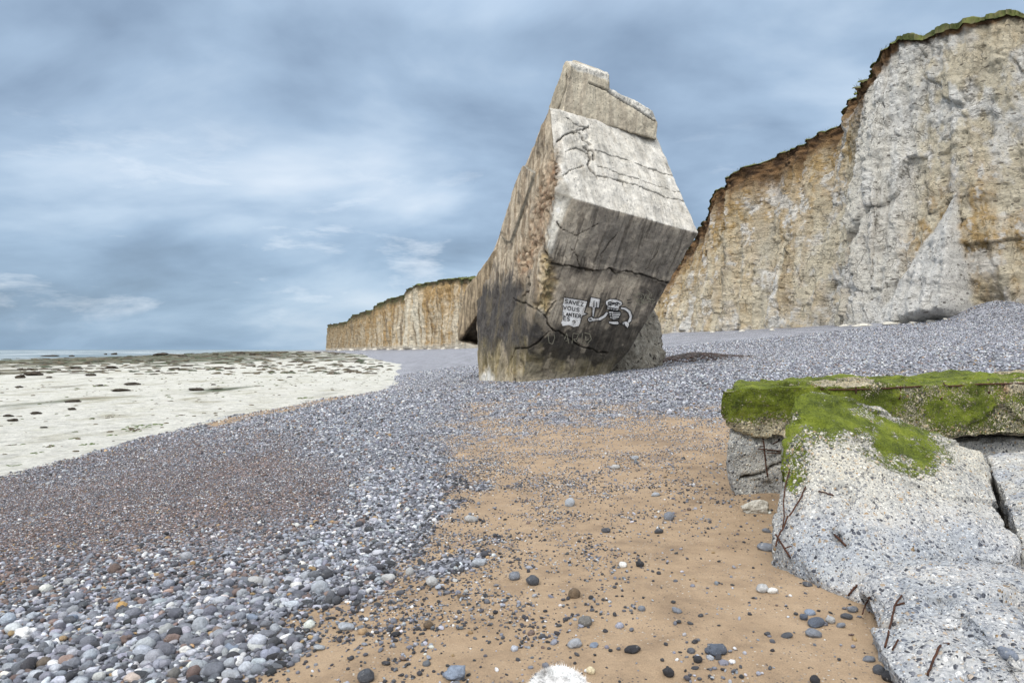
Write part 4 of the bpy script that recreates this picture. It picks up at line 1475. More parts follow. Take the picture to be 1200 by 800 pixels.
# long mossy slab
slab = [at(*p) for p in [(846, 456, 7.05), (842, 466, 7.1), (925, 452, 7.05), (1050, 452, 7.15), (1200, 448, 7.3), (1430, 444, 7.6),
                         (870, 447.5, 8.8), (945, 442.5, 9.4), (1100, 441.5, 9.3), (1200, 436, 9.3), (1430, 430, 9.6),
                         (842, 488, 7.1), (850, 503, 7.15), (885, 512, 7.15), (1050, 512, 7.2), (1160, 513, 7.25), (1200, 510, 7.3), (1430, 506, 7.6), (866, 485, 9.0), (1430, 478, 9.6)]]
hump = [at(*p) for p in [(1105, 446, 7.6), (1140, 437.5, 8.2), (1175, 438, 8.4), (1200, 436, 8.2), (1215, 444, 7.7), (1130, 450, 9.2), (1200, 450, 9.2), (1120, 452, 7.6), (1200, 452, 7.6)]]
low_l = [at(*p) for p in [(854, 498, 7.2), (851, 520, 7.15), (852, 548, 7.2), (862, 585, 7.2), (965, 585, 7.3), (965, 498, 7.35), (862, 498, 8.6), (965, 498, 8.6), (862, 560, 8.6), (965, 560, 8.6)]]
low_r = [at(*p) for p in [(1090, 516, 7.42), (1430, 511, 7.7), (1090, 600, 7.3), (1430, 600, 7.5), (1060, 508, 9.2), (1430, 500, 9.3), (1060, 560, 9.2), (1430, 560, 9.3)]]
me, V, N, P = block("mossy_block", [slab, hump], .020, 4, .034)
nf = fbm(V / .30 + 5, 5); nb_ = fbm(V / .9 + 15, 4)
top = sstep(.45, .8, N[:, 2])
moss = .52 + .36 * sstep(-.3, .25, nb_ + .5 * nf)
moss *= 1 - .6 * sstep(478, 505, P[:, 1] + 14 * nf) * sstep(1010, 930, P[:, 0])
moss *= 1 - .40 * sstep(488, 512, P[:, 1] + 16 * nf) * sstep(930, 1010, P[:, 0])
moss *= 1 - .8 * sstep(1165, 1190, P[:, 0] + 20 * nf) * sstep(470, 450, P[:, 1])
moss = np.maximum(moss, top * .85)
moss *= 1 - .6 * top * sstep(.34, .5, nb_ + .25 * np.sin(V[:, 0] * 2.1)) * sstep(930, 960, P[:, 0])
moss = np.maximum(moss, .8 * sstep(-10, 12, poly_sd(P, [(838, 448), (870, 446), (868, 500), (838, 500)])) * sstep(-.5, 0, nf + .3))
moss = np.clip(moss, 0, 1) * sstep(-.85, -.5, N[:, 2])
tint = mixc((1.0, .90, .66), (.82, .72, .50), sstep(-.2, .3, nf))
tint = mixc(tint, (.80, .45, .25), .55 * sstep(9, 2, seg_dist(P, [(1176, 452), (1178, 464)]) + 4 * nf))
paint_block(me, V, moss, tint)
mossy = tag(empty("concrete_slab", at(1000, 520, 7.6)), "long mossy concrete slab with a rusty bar along its front edge", "concrete slab", "fallen concrete blocks on the sand")
link("slab_block", me, M_AGG, mossy)
B1 = bvh_of(me)
rods(mossy, B1, [(.013, [(962, 455.8), (1000, 456.2), (1040, 455), (1077, 452.5), (1107, 451), (1112, 452.5), (1150, 450), (1200, 449), (1300, 447)], 7.1),
                 (.012, [(1003, 453), (1003, 461)], 7.1), (.012, [(1055, 452), (1054, 468)], 7.1), (.016, [(1106, 449), (1103, 468)], 7.1), (.020, [(1158, 445), (1159, 460)], 7.2)])

me, V, N, P = block("footing", [low_l, low_r], .020, 6, .028)
nf = fbm(V / .30 + 25, 5)
crk = sstep(2.2, .8, seg_dist(P + np.stack([2 * pnoise(V * 5), 2 * pnoise(V * 5 + 9)], 1), [(868, 560), (885, 556), (897, 552), (905, 545), (918, 542), (940, 541)]))
set_verts(me, V - N * (crk * .03)[:, None])
paint_block(me, V, .25 * sstep(.1, .4, nf), mixc((.98, .97, .92), (.82, .82, .80), sstep(-.2, .3, nf)), crk)
foot_ = tag(empty("concrete_footing", at(890, 558, 7.4)), "pale concrete footing under the left end of the mossy slab", "concrete block", "fallen concrete blocks on the sand")
link("footing_block", me, M_AGG, foot_)
rods(foot_, bvh_of(me), [(.012, [(894, 513), (896, 530), (897.5, 545), (899.5, 558)], 7.1), (.010, [(888, 525.5, .02), (905, 527), (929, 529)], 7.1), (.008, [(899, 531, .02), (915, 530), (929, 532)], 7.1),
                         (.007, [(890, 523), (905, 520.5), (912, 516)], 7.1)])

# big wedge in front
wedge = [at(*p) for p in [(929, 462, 6.05), (953, 457, 6.2), (984, 467, 6.3), (1015, 478, 6.35), (1046, 487, 6.4), (1086, 499, 6.4), (1114, 510, 6.4), (1138, 524, 6.35), (1150, 530, 6.3),
                          (924, 484, 5.95), (921, 530, 5.7), (914, 580, 5.38), (902, 632, 5.05), (931, 655, 4.8), (970, 682, 4.5), (1010, 705, 4.3), (1060, 700, 4.25), (1150, 665, 4.55), (1193, 652, 4.7),
                          (1178, 608, 5.1), (1163, 566, 5.65), (985, 560, 5.15), (1080, 590, 4.95), (1010, 620, 4.72), (940, 510, 6.9), (1148, 550, 6.9), (930, 640, 6.0), (1180, 660, 5.6)]]
under = [p + np.array([0, 0, -.35]) for p in wedge[12:19]]
me, V, N, P = block("wedge", [wedge + under], .0135, 4, .034)
nf = fbm(V / .22 + 5, 5); nb_ = fbm(V / .7 + 15, 4)
mp = [(910, 455), (950, 445), (995, 460), (1026, 474), (1066, 488), (1110, 505), (1100, 518), (1118, 540), (1070, 556), (1030, 536), (995, 522), (962, 516), (950, 528), (944, 560), (932, 580), (908, 560)]
mp2 = [(1075, 496), (1110, 506), (1126, 524), (1118, 534), (1096, 520)]
moss = 1.0 * sstep(-26, 26, poly_sd(P + 18 * np.stack([nf, nb_], 1), mp)) * (.62 + .5 * sstep(-.35, .2, nf))
moss = np.maximum(moss, .75 * sstep(-5, 10, poly_sd(P + 16 * np.stack([nf, nb_], 1), mp2)) * sstep(-.2, .3, nf + .1))
moss = np.maximum(moss, .42 * sstep(.1, .4, nb_ + .3 * nf) * sstep(585, 540, P[:, 1]))
tint = mixc((.98, .985, 1.0), (1.06, 1.02, .90), sstep(640, 520, P[:, 1] + 30 * nb_))
tint = mixc(tint, (.80, .84, .90), sstep(.0, .35, nb_) * sstep(590, 630, P[:, 1]))
tint = mixc(tint, (.66, .66, .64), sstep(930, 915, P[:, 0]) * .6)  # left face tinted darker: its shade put into the colour
holl = sstep(9, 2, seg_dist(P + 4 * np.stack([nf, nb_], 1), [(978, 628), (990, 638)]))
V2_ = V - N * (.05 * holl)[:, None]
set_verts(me, V2_)
paint_block(me, V, np.clip(moss, 0, 1), tint, holl * .25)
wedge_o = tag(empty("concrete_wedge", at(1000, 690, 4.6)), "big sloping concrete wedge capped with bright green moss and rusty side rods", "concrete block", "fallen concrete blocks on the sand")
link("wedge_block", me, M_AGG, wedge_o)
rods(wedge_o, bvh_of(me), [(.008, [(925.5, 549, .02), (920, 570, .03), (918, 588, .04), (919, 604, .05), (917, 617, .05)], 5.5), (.0095, [(944, 570, .0), (938, 584, .02), (925, 604, .05)], 5.4),
                           (.010, [(923.5, 604, .05), (918, 618, .05), (911.5, 629, .05), (909, 640, .04)], 5.2), (.012, [(909, 626, .05), (918, 640, .05), (926, 653, .03)], 5.1), (.008, [(918, 642, .05), (928, 640, .02)], 5.1),
                           (.009, [(959, 575.5, .0), (968, 577, .01), (977, 580.5, .0)], 5.2), (.012, [(978, 626, .0), (984, 632, .02), (991, 639, .0)], 4.9), (.011, [(994, 698, .02), (998, 692, .02), (1004, 685, .0)], 4.4)])

side = [at(*p) for p in [(1157, 533, 6.32), (1176, 528, 6.4), (1200, 523, 6.4), (1300, 512, 6.5), (1400, 512, 6.6), (1168, 566, 5.72), (1184, 608, 5.2), (1200, 655, 4.8), (1230, 670, 4.7), (1300, 690, 4.7),
                         (1400, 640, 5.4), (1250, 600, 5.0), (1160, 560, 6.9), (1400, 540, 7.2), (1200, 665, 5.8)]]
side += [p + np.array([0, 0, -.35]) for p in side[7:10]]
me, V, N, P = block("side", [side], .018, 3, .030)
nf = fbm(V / .22 + 45, 5)
paint_block(me, V, .25 * sstep(.1, .5, nf) * sstep(560, 530, P[:, 1]), mixc((1.0, .99, .95), (.82, .85, .9), sstep(-.1, .35, nf)))
tag(link("concrete_block", me, M_AGG), "pale concrete block split off beyond the crack right of the mossy wedge", "concrete block", "fallen concrete blocks on the sand")

frag = [at(*p) for p in [(1008, 690, 4.15), (1030, 668, 4.3), (1056, 652, 4.5), (1105, 648, 4.6), (1180, 658, 4.6), (1300, 690, 4.5), (1062, 690, 3.85), (1100, 672, 4.1), (1140, 712, 3.48), (1190, 765, 3.05), (1300, 760, 3.2),
                         (1022, 740, 3.6), (1045, 790, 3.15), (1085, 800, 3.0), (1110, 850, 2.7), (1250, 900, 2.6), (1400, 900, 2.8), (1400, 720, 4.2)]]
frag += [p + np.array([.05, 0, -.35]) for p in (frag[0], frag[10], frag[11], frag[13], frag[14], frag[15], frag[5])]
me, V, N, P = block("front", [frag], .0105, 5, .036)
nf = fbm(V / .2 + 65, 5); nb_ = fbm(V / .5 + 35, 4)
gully = sstep(26, 6, seg_dist(P + 10 * np.stack([nf, nb_], 1), [(1105, 715), (1135, 735), (1165, 765), (1195, 800)]))
set_verts(me, V - N * (.035 * gully)[:, None])
paint_block(me, V, np.zeros(len(V)), mixc(mixc((.97, .98, 1.0), (.78, .82, .88), sstep(-.1, .3, nf)), (.70, .60, .46), sstep(.25, .5, nb_) * .5))
front_o = tag(empty("concrete_fragment", at(1060, 800, 3.2)), "low speckled concrete fragment in the near right corner with bent bars", "concrete block", "fallen concrete blocks on the sand")
link("fragment_block", me, M_AGG, front_o)
B4 = bvh_of(me)
rods(front_o, B4, [(.0085, [(1037, 758, .0), (1041, 743, .012), (1044, 730, .015), (1047, 716, .02), (1049, 709, .03), (1060, 706, .02)], 3.5), (.008, [(1048, 710, .025), (1057, 697, .01)], 3.8),
                   (.007, [(1010.5, 719, .0), (1014, 709, .02), (1019, 699, .0)], 3.9), (.0075, [(1046, 761, .0), (1052.5, 749, .012)], 3.4), (.005, [(1017, 722, .0), (1019, 716, .01)], 3.7),
                   (.0085, [(1087, 791, .0), (1093, 775, .02), (1100, 758, .03), (1105, 754, .03), (1112, 753.5, .0)], 3.1)])

# ------------------------------------------------------------------ stones
def pebble_mesh(name, seed, sub, rough=.16, flat=(1, .82, .62)):
    bm_ = bmesh.new()
    bmesh.ops.create_icosphere(bm_, subdivisions=sub, radius=.5)
    me_ = bpy.data.meshes.new(name)
    bm_.to_mesh(me_); bm_.free()
    V_ = verts_of(me_)
    n_ = V_ / np.linalg.norm(V_, axis=1)[:, None]
    V_ = n_ * .5 * (1 + rough * 1.6 * fbm(n_ * .9 + seed * 7.1, 2) + rough * .5 * fbm(n_ * 2.4 + seed * 3.3, 2))[:, None]
    # a flattened side or two, as worn flint has
    r_ = np.random.default_rng(seed)
    for _ in range(3):
        a = r_.normal(size=3); a /= np.linalg.norm(a)
        h_ = .36 + .1 * r_.random()
        k_ = V_ @ a
        V_ = V_ - np.maximum(k_ - h_, 0)[:, None] * a * .75
    V_ = V_ * np.array(flat)
    set_verts(me_, V_)
    me_.polygons.foreach_set("use_smooth", np.full(len(me_.polygons), True))
    me_.materials.append(None)
    return me_


def scatter(name, pts, rot, scl, col, vid, meshes, mat):
    """one object: a point mesh whose nodes put a pebble on every point"""
    me_ = bpy.data.meshes.new(name)
    me_.vertices.add(len(pts))
    me_.vertices.foreach_set("co", np.asarray(pts, np.float32).ravel())
    for nm, arr in (("rot", rot), ("scl", scl)):
        a = me_.attributes.new(nm, 'FLOAT_VECTOR', 'POINT')
        a.data.foreach_set("vector", np.asarray(arr, np.float32).ravel())
    a = me_.attributes.new("vid", 'INT', 'POINT')
    a.data.foreach_set("value", np.asarray(vid, np.int32))
    vcol(me_, "pcol", col)
    c_ = bpy.data.collections.new(name + "_shapes")
    for i, m_ in enumerate(meshes):
        m_.materials.clear(); m_.materials.append(mat)
        c_.objects.link(bpy.data.objects.new("%s_%02d" % (name, i), m_))
    o = link(name, me_)
    ng = bpy.data.node_groups.new(name, 'GeometryNodeTree')
    ng.interface.new_socket("Geometry", in_out='INPUT', socket_type='NodeSocketGeometry')
    ng.interface.new_socket("Geometry", in_out='OUTPUT', socket_type='NodeSocketGeometry')
    q = G(ng)
    gi = q.n('NodeGroupInput'); go = q.n('NodeGroupOutput')
    ci = q.n('GeometryNodeCollectionInfo', {'Collection': c_, 'Separate Children': True, 'Reset Children': True})
    def na(nm, typ): return q.n('GeometryNodeInputNamedAttribute', {'Name': nm}, data_type=typ).outputs[0]
    eu = q.n('FunctionNodeEulerToRotation', {0: na("rot", 'FLOAT_VECTOR')})
    ip = q.n('GeometryNodeInstanceOnPoints', {'Points': gi.outputs[0], 'Instance': ci.outputs[0], 'Pick Instance': True,
                                              'Instance Index': na("vid", 'INT'), 'Rotation': eu.outputs[0], 'Scale': na("scl", 'FLOAT_VECTOR')})
    ng.links.new(ip.outputs[0], go.inputs[0])
    md = o.modifiers.new("scatter", 'NODES')
    md.node_group = ng
    return o


HI = [pebble_mesh("shingle_pebble", 40 + i, 2, .16, [(1, .82, .6), (1, .9, .75), (1, .6, .5), (1, .75, .45)][i % 4]) for i in range(8)]
LO = [pebble_mesh("shingle_pebble", 60 + i, 1, .16, [(1, .82, .6), (1, .9, .75), (1, .65, .5), (1, .75, .45)][i % 4]) for i in range(6)]

PAL = np.array([(.050, .051, .058), (.12, .125, .146), (.20, .21, .245), (.295, .31, .355), (.42, .435, .48), (.58, .585, .60), (.76, .75, .72), (.38, .26, .14), (.205, .150, .130)])
W_GREY = np.array([.09, .16, .22, .22, .16, .065, .03, .015, .045])
W_BROWN = np.array([.14, .15, .13, .08, .05, .035, .03, .025, .36])
W_SAND = np.array([.46, .21, .12, .08, .05, .02, .02, .02, .02])


def pick_cols(n, w_):
    idx = rng.choice(len(PAL), n, p=w_ / w_.sum())
    c = PAL[idx] * np.exp(rng.normal(0, .22, (n, 1))) * (1 + rng.normal(0, .02, (n, 3)))
    return np.clip(c, .02, .8), idx


BLOCKMASK = [[(838, 445), (1300, 430), (1300, 900), (1085, 830), (1050, 800), (1010, 700), (900, 645), (925, 575), (850, 565)],
             [(556, 452), (640, 449), (700, 438), (780, 425), (780, 300), (556, 300)]]
cand = []
edges = [2.0]
while edges[-1] < 62: edges.append(edges[-1] * 1.16)
for a, b in zip(edges[:-1], edges[1:]):
    Ym = .5 * (a + b)
    wx = .80 * b + 1.0
    area = 2 * wx * (b - a)
    smin = 2.15 * Ym / 800
    s_mean = max(.030, smin)
    cov = 1.15 if Ym < 11 else .58
    n = int(area * cov / (s_mean ** 2 * .62))
    x = rng.uniform(-wx, wx, n); y = rng.uniform(a, b, n)
    ok = (x > shore_x(y) - .15) & (x < cliff_x(y) - 2)
    x, y = x[ok], y[ok]
    z = beach_z(x, y)
    sm = sand_mask(x, y, z); br = brown_mask(x, y, z)
    P, f = project(np.stack([x, y, z], 1))
    ok = (P[:, 1] < 860) & (P[:, 0] > -60) & (P[:, 0] < 1260)
    for bm_ in BLOCKMASK: ok &= poly_sd(P, bm_) < (10 if Ym > 6 else 25)
    # on the sand stones thin out: clusters near the shingle, few out in the middle
    clump = n2(x, y, .55, seed=71) + .6 * n2(x, y, 1.6, seed=73)
    edge = sstep(.95, .30, sm) ** 1.3
    thin = thin_mask(P, x, y)
    edge = edge * (1 - thin * (.16 + .38 * sstep(-.1, .35, clump * -1 + .1)))
    keep = edge + (1 - edge) * (.035 + .30 * thin * sstep(-.40, .25, clump) + .22 * sstep(.25, .75, clump) + .34 * sstep(820, 560, P[:, 0] + 60 * clump) * sstep(.0, .5, clump + .15) * sstep(500, 590, P[:, 1]))
    # right side of the sand only lightly strewn
    ok &= rng.random(len(x)) < keep
    ok0 = ok
    x, y, z, sm, br, P = x[ok], y[ok], z[ok], sm[ok], br[ok], P[ok]
    n = len(x)
    zone = .90 + .30 * sstep(590, 760, P[:, 1] - .12 * np.abs(P[:, 0] - 250)) - .48 * br
    s = s_mean * zone * np.exp(rng.normal(0, .42, n)) * np.where(sm > .5, .62, 1.0) * (1 - .22 * thin[ok0])
    s = np.minimum(s, .108)
    s = np.maximum(s, smin * .8)
    cg, ig = pick_cols(n, W_GREY); cb, ib = pick_cols(n, W_BROWN); cs, is_ = pick_cols(n, W_SAND)
    rb = rng.random(n)
    col = np.where((rb < br)[:, None], cb, cg)
    dk = (sm > .35) & (rng.random(n) < .8 * sstep(500, 590, P[:, 1]))
    col = np.where(dk[:, None], cs, col)
    cand.append(np.column_stack([x, y, z, s, col, P, sm, br]))
C_ = np.concatenate(cand)
print("pebbles", len(C_))
rot = np.column_stack([rng.normal(0, .28, len(C_)), rng.normal(0, .28, len(C_)), rng.uniform(0, 6.28, len(C_))])
asp = np.column_stack([rng.uniform(.85, 1.25, len(C_)), rng.uniform(.8, 1.15, len(C_)), rng.uniform(.8, 1.2, len(C_))])
size_px = C_[:, 3] * 800 / C_[:, 1]
inframe = (C_[:, 7] > 4) & (C_[:, 7] < 1196) & (C_[:, 8] > 420) & (C_[:, 8] < 797) & (poly_sd(C_[:, 7:9], BLOCKMASK[0]) < -6)

# stones one can point out in the photograph: px, py, width px, tone, shape
HAND = [(561, 662, 17, 'lg', 'o'), (603, 678, 14, 'mg', 'r'), (624, 684, 16, 'dg', 'r'), (506, 685, 15, 'pg', 'r'), (455, 680, 17, 'pg', 'o'), (480, 673, 13, 'pg', 't'), (533, 793, 29, 'bg', 'a'),
        (838, 765, 24, 'db', 'a'), (783, 791, 14, 'bk', 'r'), (818, 775, 11, 'bk', 'r'), (741, 763, 21, 'bk', 'f'), (686, 732, 17, 'mt', 'r'), (673, 699, 15, 'br', 'r'), (793, 717, 12, 'mg', 'o'),
        (752, 715, 9, 'mg', 'r'), (696, 757, 12, 'bg', 'f'), (730, 664, 10, 'wh', 'r'), (750, 663, 10, 'bk', 'r'), (784, 608, 13, 'mg', 'r'), (668, 593, 15, 'lg', 't'), (772, 624, 11, 'dg', 'o'),
        (710, 623, 11, 'dg', 'o'), (552, 611, 16, 'pg', 'o'), (721, 549, 11, 'pg', 'o'), (744, 538, 10, 'lg', 'o'), (768, 581, 10, 'lg', 'o'), (893, 693, 14, 'pg', 'r'), (905, 694, 13, 'wh', 'o'),
        (900, 644, 24, 'mg', 'f'), (898, 623, 10, 'mg', 'o'), (946, 686, 13, 'dg', 'f'), (956, 732, 23, 'db', 'f'), (942, 725, 10, 'db', 'r'), (949, 719, 14, 'bg', 'f'), (973, 729, 11, 'pg', 'r'),
        (985, 734, 11, 'mg', 'o'), (953, 745, 20, 'mg', 'o'), (922, 746, 14, 'dg', 'f'), (999, 716, 14, 'mg', 'o'), (992, 724, 13, 'dg', 'o'), (1018, 774, 14, 'mg', 'o'), (1030, 788, 14, 'dg', 'r'),
        (1042, 797, 17, 'bk', 'r'), (955, 799, 12, 'bk', 'r'), (692, 788, 11, 'cr', 'r'), (172, 789, 18, 'lg', 'o'), (204, 793, 17, 'mt', 't'), (245, 791, 20, 'mg', 'r'), (234, 739, 24, 'lg', 't'),
        (405, 736, 22, 'lg', 'f'), (347, 688, 15, 'wh', 'o'), (375, 693, 20, 'lg', 'r'), (358, 677, 12, 'lg', 'r'), (296, 726, 15, 'bg', 'o'), (322, 741, 16, 'lg', 't'), (272, 760, 18, 'bg', 'f'),
        (142, 714, 15, 'oc', 'r'), (300, 707, 16, 'lg', 'o'), (300, 682, 20, 'pg', 'f'), (84, 728, 14, 'bg', 'r'), (11, 784, 17, 'lg', 'o'), (217, 764, 14, 'wh', 'a'), (103, 784, 15, 'mg', 'r'),
        (116, 734, 12, 'wh', 'a'), (270, 781, 16, 'lg', 'r'), (156, 798, 23, 'pk', 'o'), (429, 797, 20, 'dg', 'r'), (169, 737, 15, 'mg', 'o'), (540, 700, 9, 'br', 'o'), (502, 735, 12, 'br', 'r'), (463, 745, 12, 'bk', 'o')]
TONES = {'lg': ((.36, .385, .42), 'light grey'), 'mg': ((.19, .205, .235), 'mid grey'), 'dg': ((.075, .08, .092), 'dark grey'), 'pg': ((.43, .43, .425), 'pale grey'), 'bg': ((.21, .25, .32), 'blue grey'),
         'db': ((.085, .10, .13), 'dark slate blue'), 'bk': ((.028, .028, .032), 'wet black'), 'wh': ((.72, .71, .68), 'white'), 'mt': ((.16, .155, .145), 'mottled grey'), 'br': ((.13, .09, .055), 'dark brown'),
         'oc': ((.44, .28, .11), 'ochre yellow'), 'pk': ((.50, .42, .37), 'pinkish'), 'cr': ((.70, .60, .40), 'cream')}
SHAPES = {'r': ((1, .92, .80), 'round'), 'o': ((1, .70, .58), 'oval'), 'f': ((1, .72, .42), 'flat'), 't': ((.92, .70, .82), 'egg shaped'), 'a': ((1, .80, .62), 'angular')}
items = []
for px, py, wpx, tn, sh in HAND:
    p = on_beach(px, py)
    s = wpx * p[1] / 800
    items.append(dict(p=p, s=s, tone=tn, shape=sh, px=px, py=py))
need = 300 - len(items)
order = np.argsort(-np.where(inframe, size_px, 0))
hand_px = np.array([(h[0], h[1]) for h in HAND], float)
chosen = order[:need]


def nearest_tone(c):
    best, bt = 9, None
    for k_, (v_, _) in TONES.items():
        d_ = np.linalg.norm(np.log(np.array(v_)) - np.log(c))
        if d_ < best: best, bt = d_, k_
    return bt


for i in chosen:
    r_ = C_[i]
    sh = ['r', 'o', 'f', 't', 'a'][int(rng.integers(5))]
    items.append(dict(p=r_[:3], s=r_[3], tone=nearest_tone(r_[4:7]), shape=sh, px=r_[7], py=r_[8], col=r_[4:7]))
rest = np.ones(len(C_), bool)
rest[chosen] = False
# the shingle leaves room for the picked-out stones
for it in items:
    dd_ = np.hypot(C_[:, 0] - it['p'][0], C_[:, 1] - it['p'][1])
    rest &= dd_ > .36 * it['s'] + .18 * C_[:, 3]
K_ = C_[rest]
near = K_[:, 1] < 9
vid = np.where(near, rng.integers(0, len(HI), len(K_)), len(HI) + rng.integers(0, len(LO), len(K_)))
on_sh = K_[:, 9] < .5
zoff = K_[:, 3] * np.where(on_sh, rng.uniform(.02, .34, len(K_)), rng.uniform(.10, .24, len(K_)))
pts = K_[:, :3].copy(); pts[:, 2] += zoff
tag(scatter("shingle", pts, rot[rest], asp[rest] * K_[:, 3:4], K_[:, 4:7], vid, HI + LO, M_SHI),
    "grey flint shingle covering the beach and thinning out over the sand", "shingle", kind="stuff")

PM = {k_: [pebble_mesh("pebble", 90 + 10 * j + v_, 3, .30 if k_ == 'a' else .13, SHAPES[k_][0]) for v_ in range(3)] for j, k_ in enumerate(SHAPES)}
for l_ in PM.values():
    for m_ in l_:
        m_.materials.clear(); m_.materials.append(M_PEB)


def zone_name(it):
    px, py = it['px'], it['py']
    x, y, z = it['p']
    sm = float(sand_mask(np.array([x]), np.array([y]), np.array([z]))[0])
    if px > 985 and py > 700: return "beside the speckled concrete fragment"
    if px > 860 and py > 610 and py < 760: return "on sand below the mossy wedge"
    if sm > .6:
        if 600 <= px <= 720 and py > 740: return "on sand beside the fluffy dog"
        if py > 740: return "on sand right of the dog" if px > 655 else "on sand left of the dog"
        if py < 600: return "on the far end of the sand tongue"
        return "on the middle of the sand" if px > 640 else "on sand near the shingle edge"
    if sm > .2: return "at the sand edge"
    if py < 640: return "in the shingle toward the bunker"
    if px < 150: return "in the lower left corner" if py > 720 else "by the left border"
    if px < 300: return "along the bottom left" if py > 720 else "in shingle above the bottom left"
    return "in coarse shingle beside the sand"


SIZES = lambda w_: 'large' if w_ > 19 else ('medium' if w_ > 13.5 else 'small')
groups = {}
for it in items:
    it['w'] = it['s'] * 800 / it['p'][1]
    it['lab'] = "%s %s %s pebble %s" % (SIZES(it['w']), SHAPES[it['shape']][1], TONES[it['tone']][1], zone_name(it))
    groups.setdefault(it['lab'], []).append(it)
ORD = ['first', 'second', 'third', 'fourth', 'fifth', 'sixth', 'seventh', 'eighth', 'ninth', 'tenth', 'eleventh', 'twelfth']
NUM = ['', 'one', 'two', 'three', 'four', 'five', 'six', 'seven', 'eight', 'nine', 'ten', 'eleven', 'twelve']
for lab, l_ in groups.items():
    if len(l_) > 1:
        l_.sort(key=lambda q_: q_['px'])
        for j, it in enumerate(l_):
            it['lab'] = (("leftmost" if j == 0 else "rightmost" if j == len(l_) - 1 else (ORD[j] if j < 12 else ORD[11]) + " from left") + " " + lab)
for it in items:
    sh = it['shape']
    m_ = PM[sh][int(rng.integers(3))]
    o = bpy.data.objects.new("pebble", m_)
    COL.objects.link(o)
    s = it['s']
    o.scale = (s, s, s)
    o.rotation_euler = (rng.normal(0, .15), rng.normal(0, .15), rng.uniform(-.5, .5) if sh != 't' else 1.2 + rng.normal(0, .3))
    zz = SHAPES[sh][0][2] * s
    o.location = (it['p'][0], it['p'][1], it['p'][2] + zz * .30)
    c_ = np.array(TONES[it['tone']][0]) if 'col' not in it else it['col']
    o.color = (*[float(v_) for v_ in c_], 1)
    tag(o, it['lab'], "pebble", "flint pebbles lying on the beach")

# rough lump of chalk on the sand and the stone on the near fragment
cm = pebble_mesh("chalk_lump", 301, 4, .34, (1, .7, .55))
Vc = verts_of(cm); set_verts(cm, Vc + normals_of(cm) * (.10 * fbm(Vc * 5, 4))[:, None])
p = on_beach(886, 599)
o = link("chalk_lump", cm, M_CHALKROCK); o.location = (p[0], p[1], p[2] + .035); o.scale = (.245,) * 3
tag(o, "rough white chalk lump on the sand near the concrete footing", "chalk lump")
d = ray(1181, 770); hit = B4.ray_cast(Vector(EYE), Vector(d / np.linalg.norm(d)))
hp = hit[0] if hit[0] is not None else Vector(at(1181, 770, 3.2))
o = bpy.data.objects.new("stone", PM['o'][1]); COL.objects.link(o)
o.location = hp + Vector((0, 0, .015)); o.scale = (.085, .085, .085); o.rotation_euler = (.2, .35, -.9); o.color = (.19, .215, .265, 1)
tag(o, "oblong blue grey stone resting on the speckled concrete fragment", "stone")

# ------------------------------------------------------------------ weed-dark rocks on the chalk flat
RM = [pebble_mesh("rock", 200 + i, 3, .42, (1, .75, .55)) for i in range(5)]
for i, m_ in enumerate(RM):
    Vr = verts_of(m_); set_verts(m_, Vr + normals_of(m_) * (.13 * fbm(Vr * 4 + i, 4))[:, None])
    m_.materials.clear(); m_.materials.append(M_WEEDROCK)
ROCKS = [(24, 443, 15, 1.0, 'reddish brown'), (41, 440, 20, .9, 'dark brown'), (57, 443, 7, 1, 'small dark'), (22, 454, 10, .8, 'low dark'), (35, 433, 9, .8, 'dark'), (24, 433, 9, .7, 'dark'), (107, 440, 17, .5, 'flat brown'),
         (86, 432, 11, .8, 'dark'), (84, 418, 7, 1, 'dark'), (130, 432, 16, .8, 'broad dark'), (134, 416, 10, .8, 'dark'), (124, 416, 6, 1, 'small dark'), (187, 416.5, 15, .75, 'broad dark'), (155, 451, 20, .6, 'low dark'),
         (141, 458, 24, .45, 'long flat'), (117, 452, 11, .5, 'low brown'), (231, 457, 24, .4, 'long flat'), (252, 456, 14, .35, 'thin flat'), (180, 439, 13, .4, 'thin flat'), (250, 451, 7, .8, 'small'),
         (86, 471, 21, .45, 'long weedy'), (85, 480, 10, .9, 'knobbly'), (252, 416, 7, 1, 'small dark'), (282, 414.5, 11, .9, 'dark'), (297, 416, 13, .7, 'dark'), (185, 435, 7, .8, 'small dark'), (129, 444, 9, .4, 'flat'),
         (57, 418, 17, .4, 'long low'), (9, 488, 15, .7, 'dark'), (42, 485, 14, .8, 'dark'), (15, 493, 18, .5, 'low weedy'), (52, 501, 10, .5, 'low weedy'), (313, 415, 8, .6, 'dark'), (345, 415, 9, .5, 'dark'), (372, 414, 8, .6, 'dark'),
         (150, 419, 12, .4, 'low'), (215, 418, 14, .4, 'low'), (268, 432, 12, .5, 'brown'), (300, 437, 9, .5, 'brown'), (232, 432, 9, .5, 'brown'), (205, 433, 16, .5, 'broad brown'), (340, 442, 8, .5, 'brown')]
rl = {}
for k_, (px, py, wpx, asp_, word_) in enumerate(ROCKS):
    p = on_beach(px, py, platform_z)
    s = wpx * p[1] / 800
    o = bpy.data.objects.new("shore_rock", RM[k_ % 5]); COL.objects.link(o)
    o.scale = (s * .9, s * .7, s * asp_ * .65)
    o.rotation_euler = (0, 0, rng.normal(0, .35))
    o.location = (p[0], p[1], max(p[2], -1.8) + s * asp_ * .08)
    wh = ("among the surf" if py < 420 and px < 320 else "where the far flat meets the headland" if px > 320 and py < 420 else "on the dark weedy reef" if py < 436 else "on the bare white chalk flat" if py < 465 else "on the nearer white chalk flat")
    lab = "%s rock %s" % (word_, wh)
    rl.setdefault(lab, []).append((px, o))
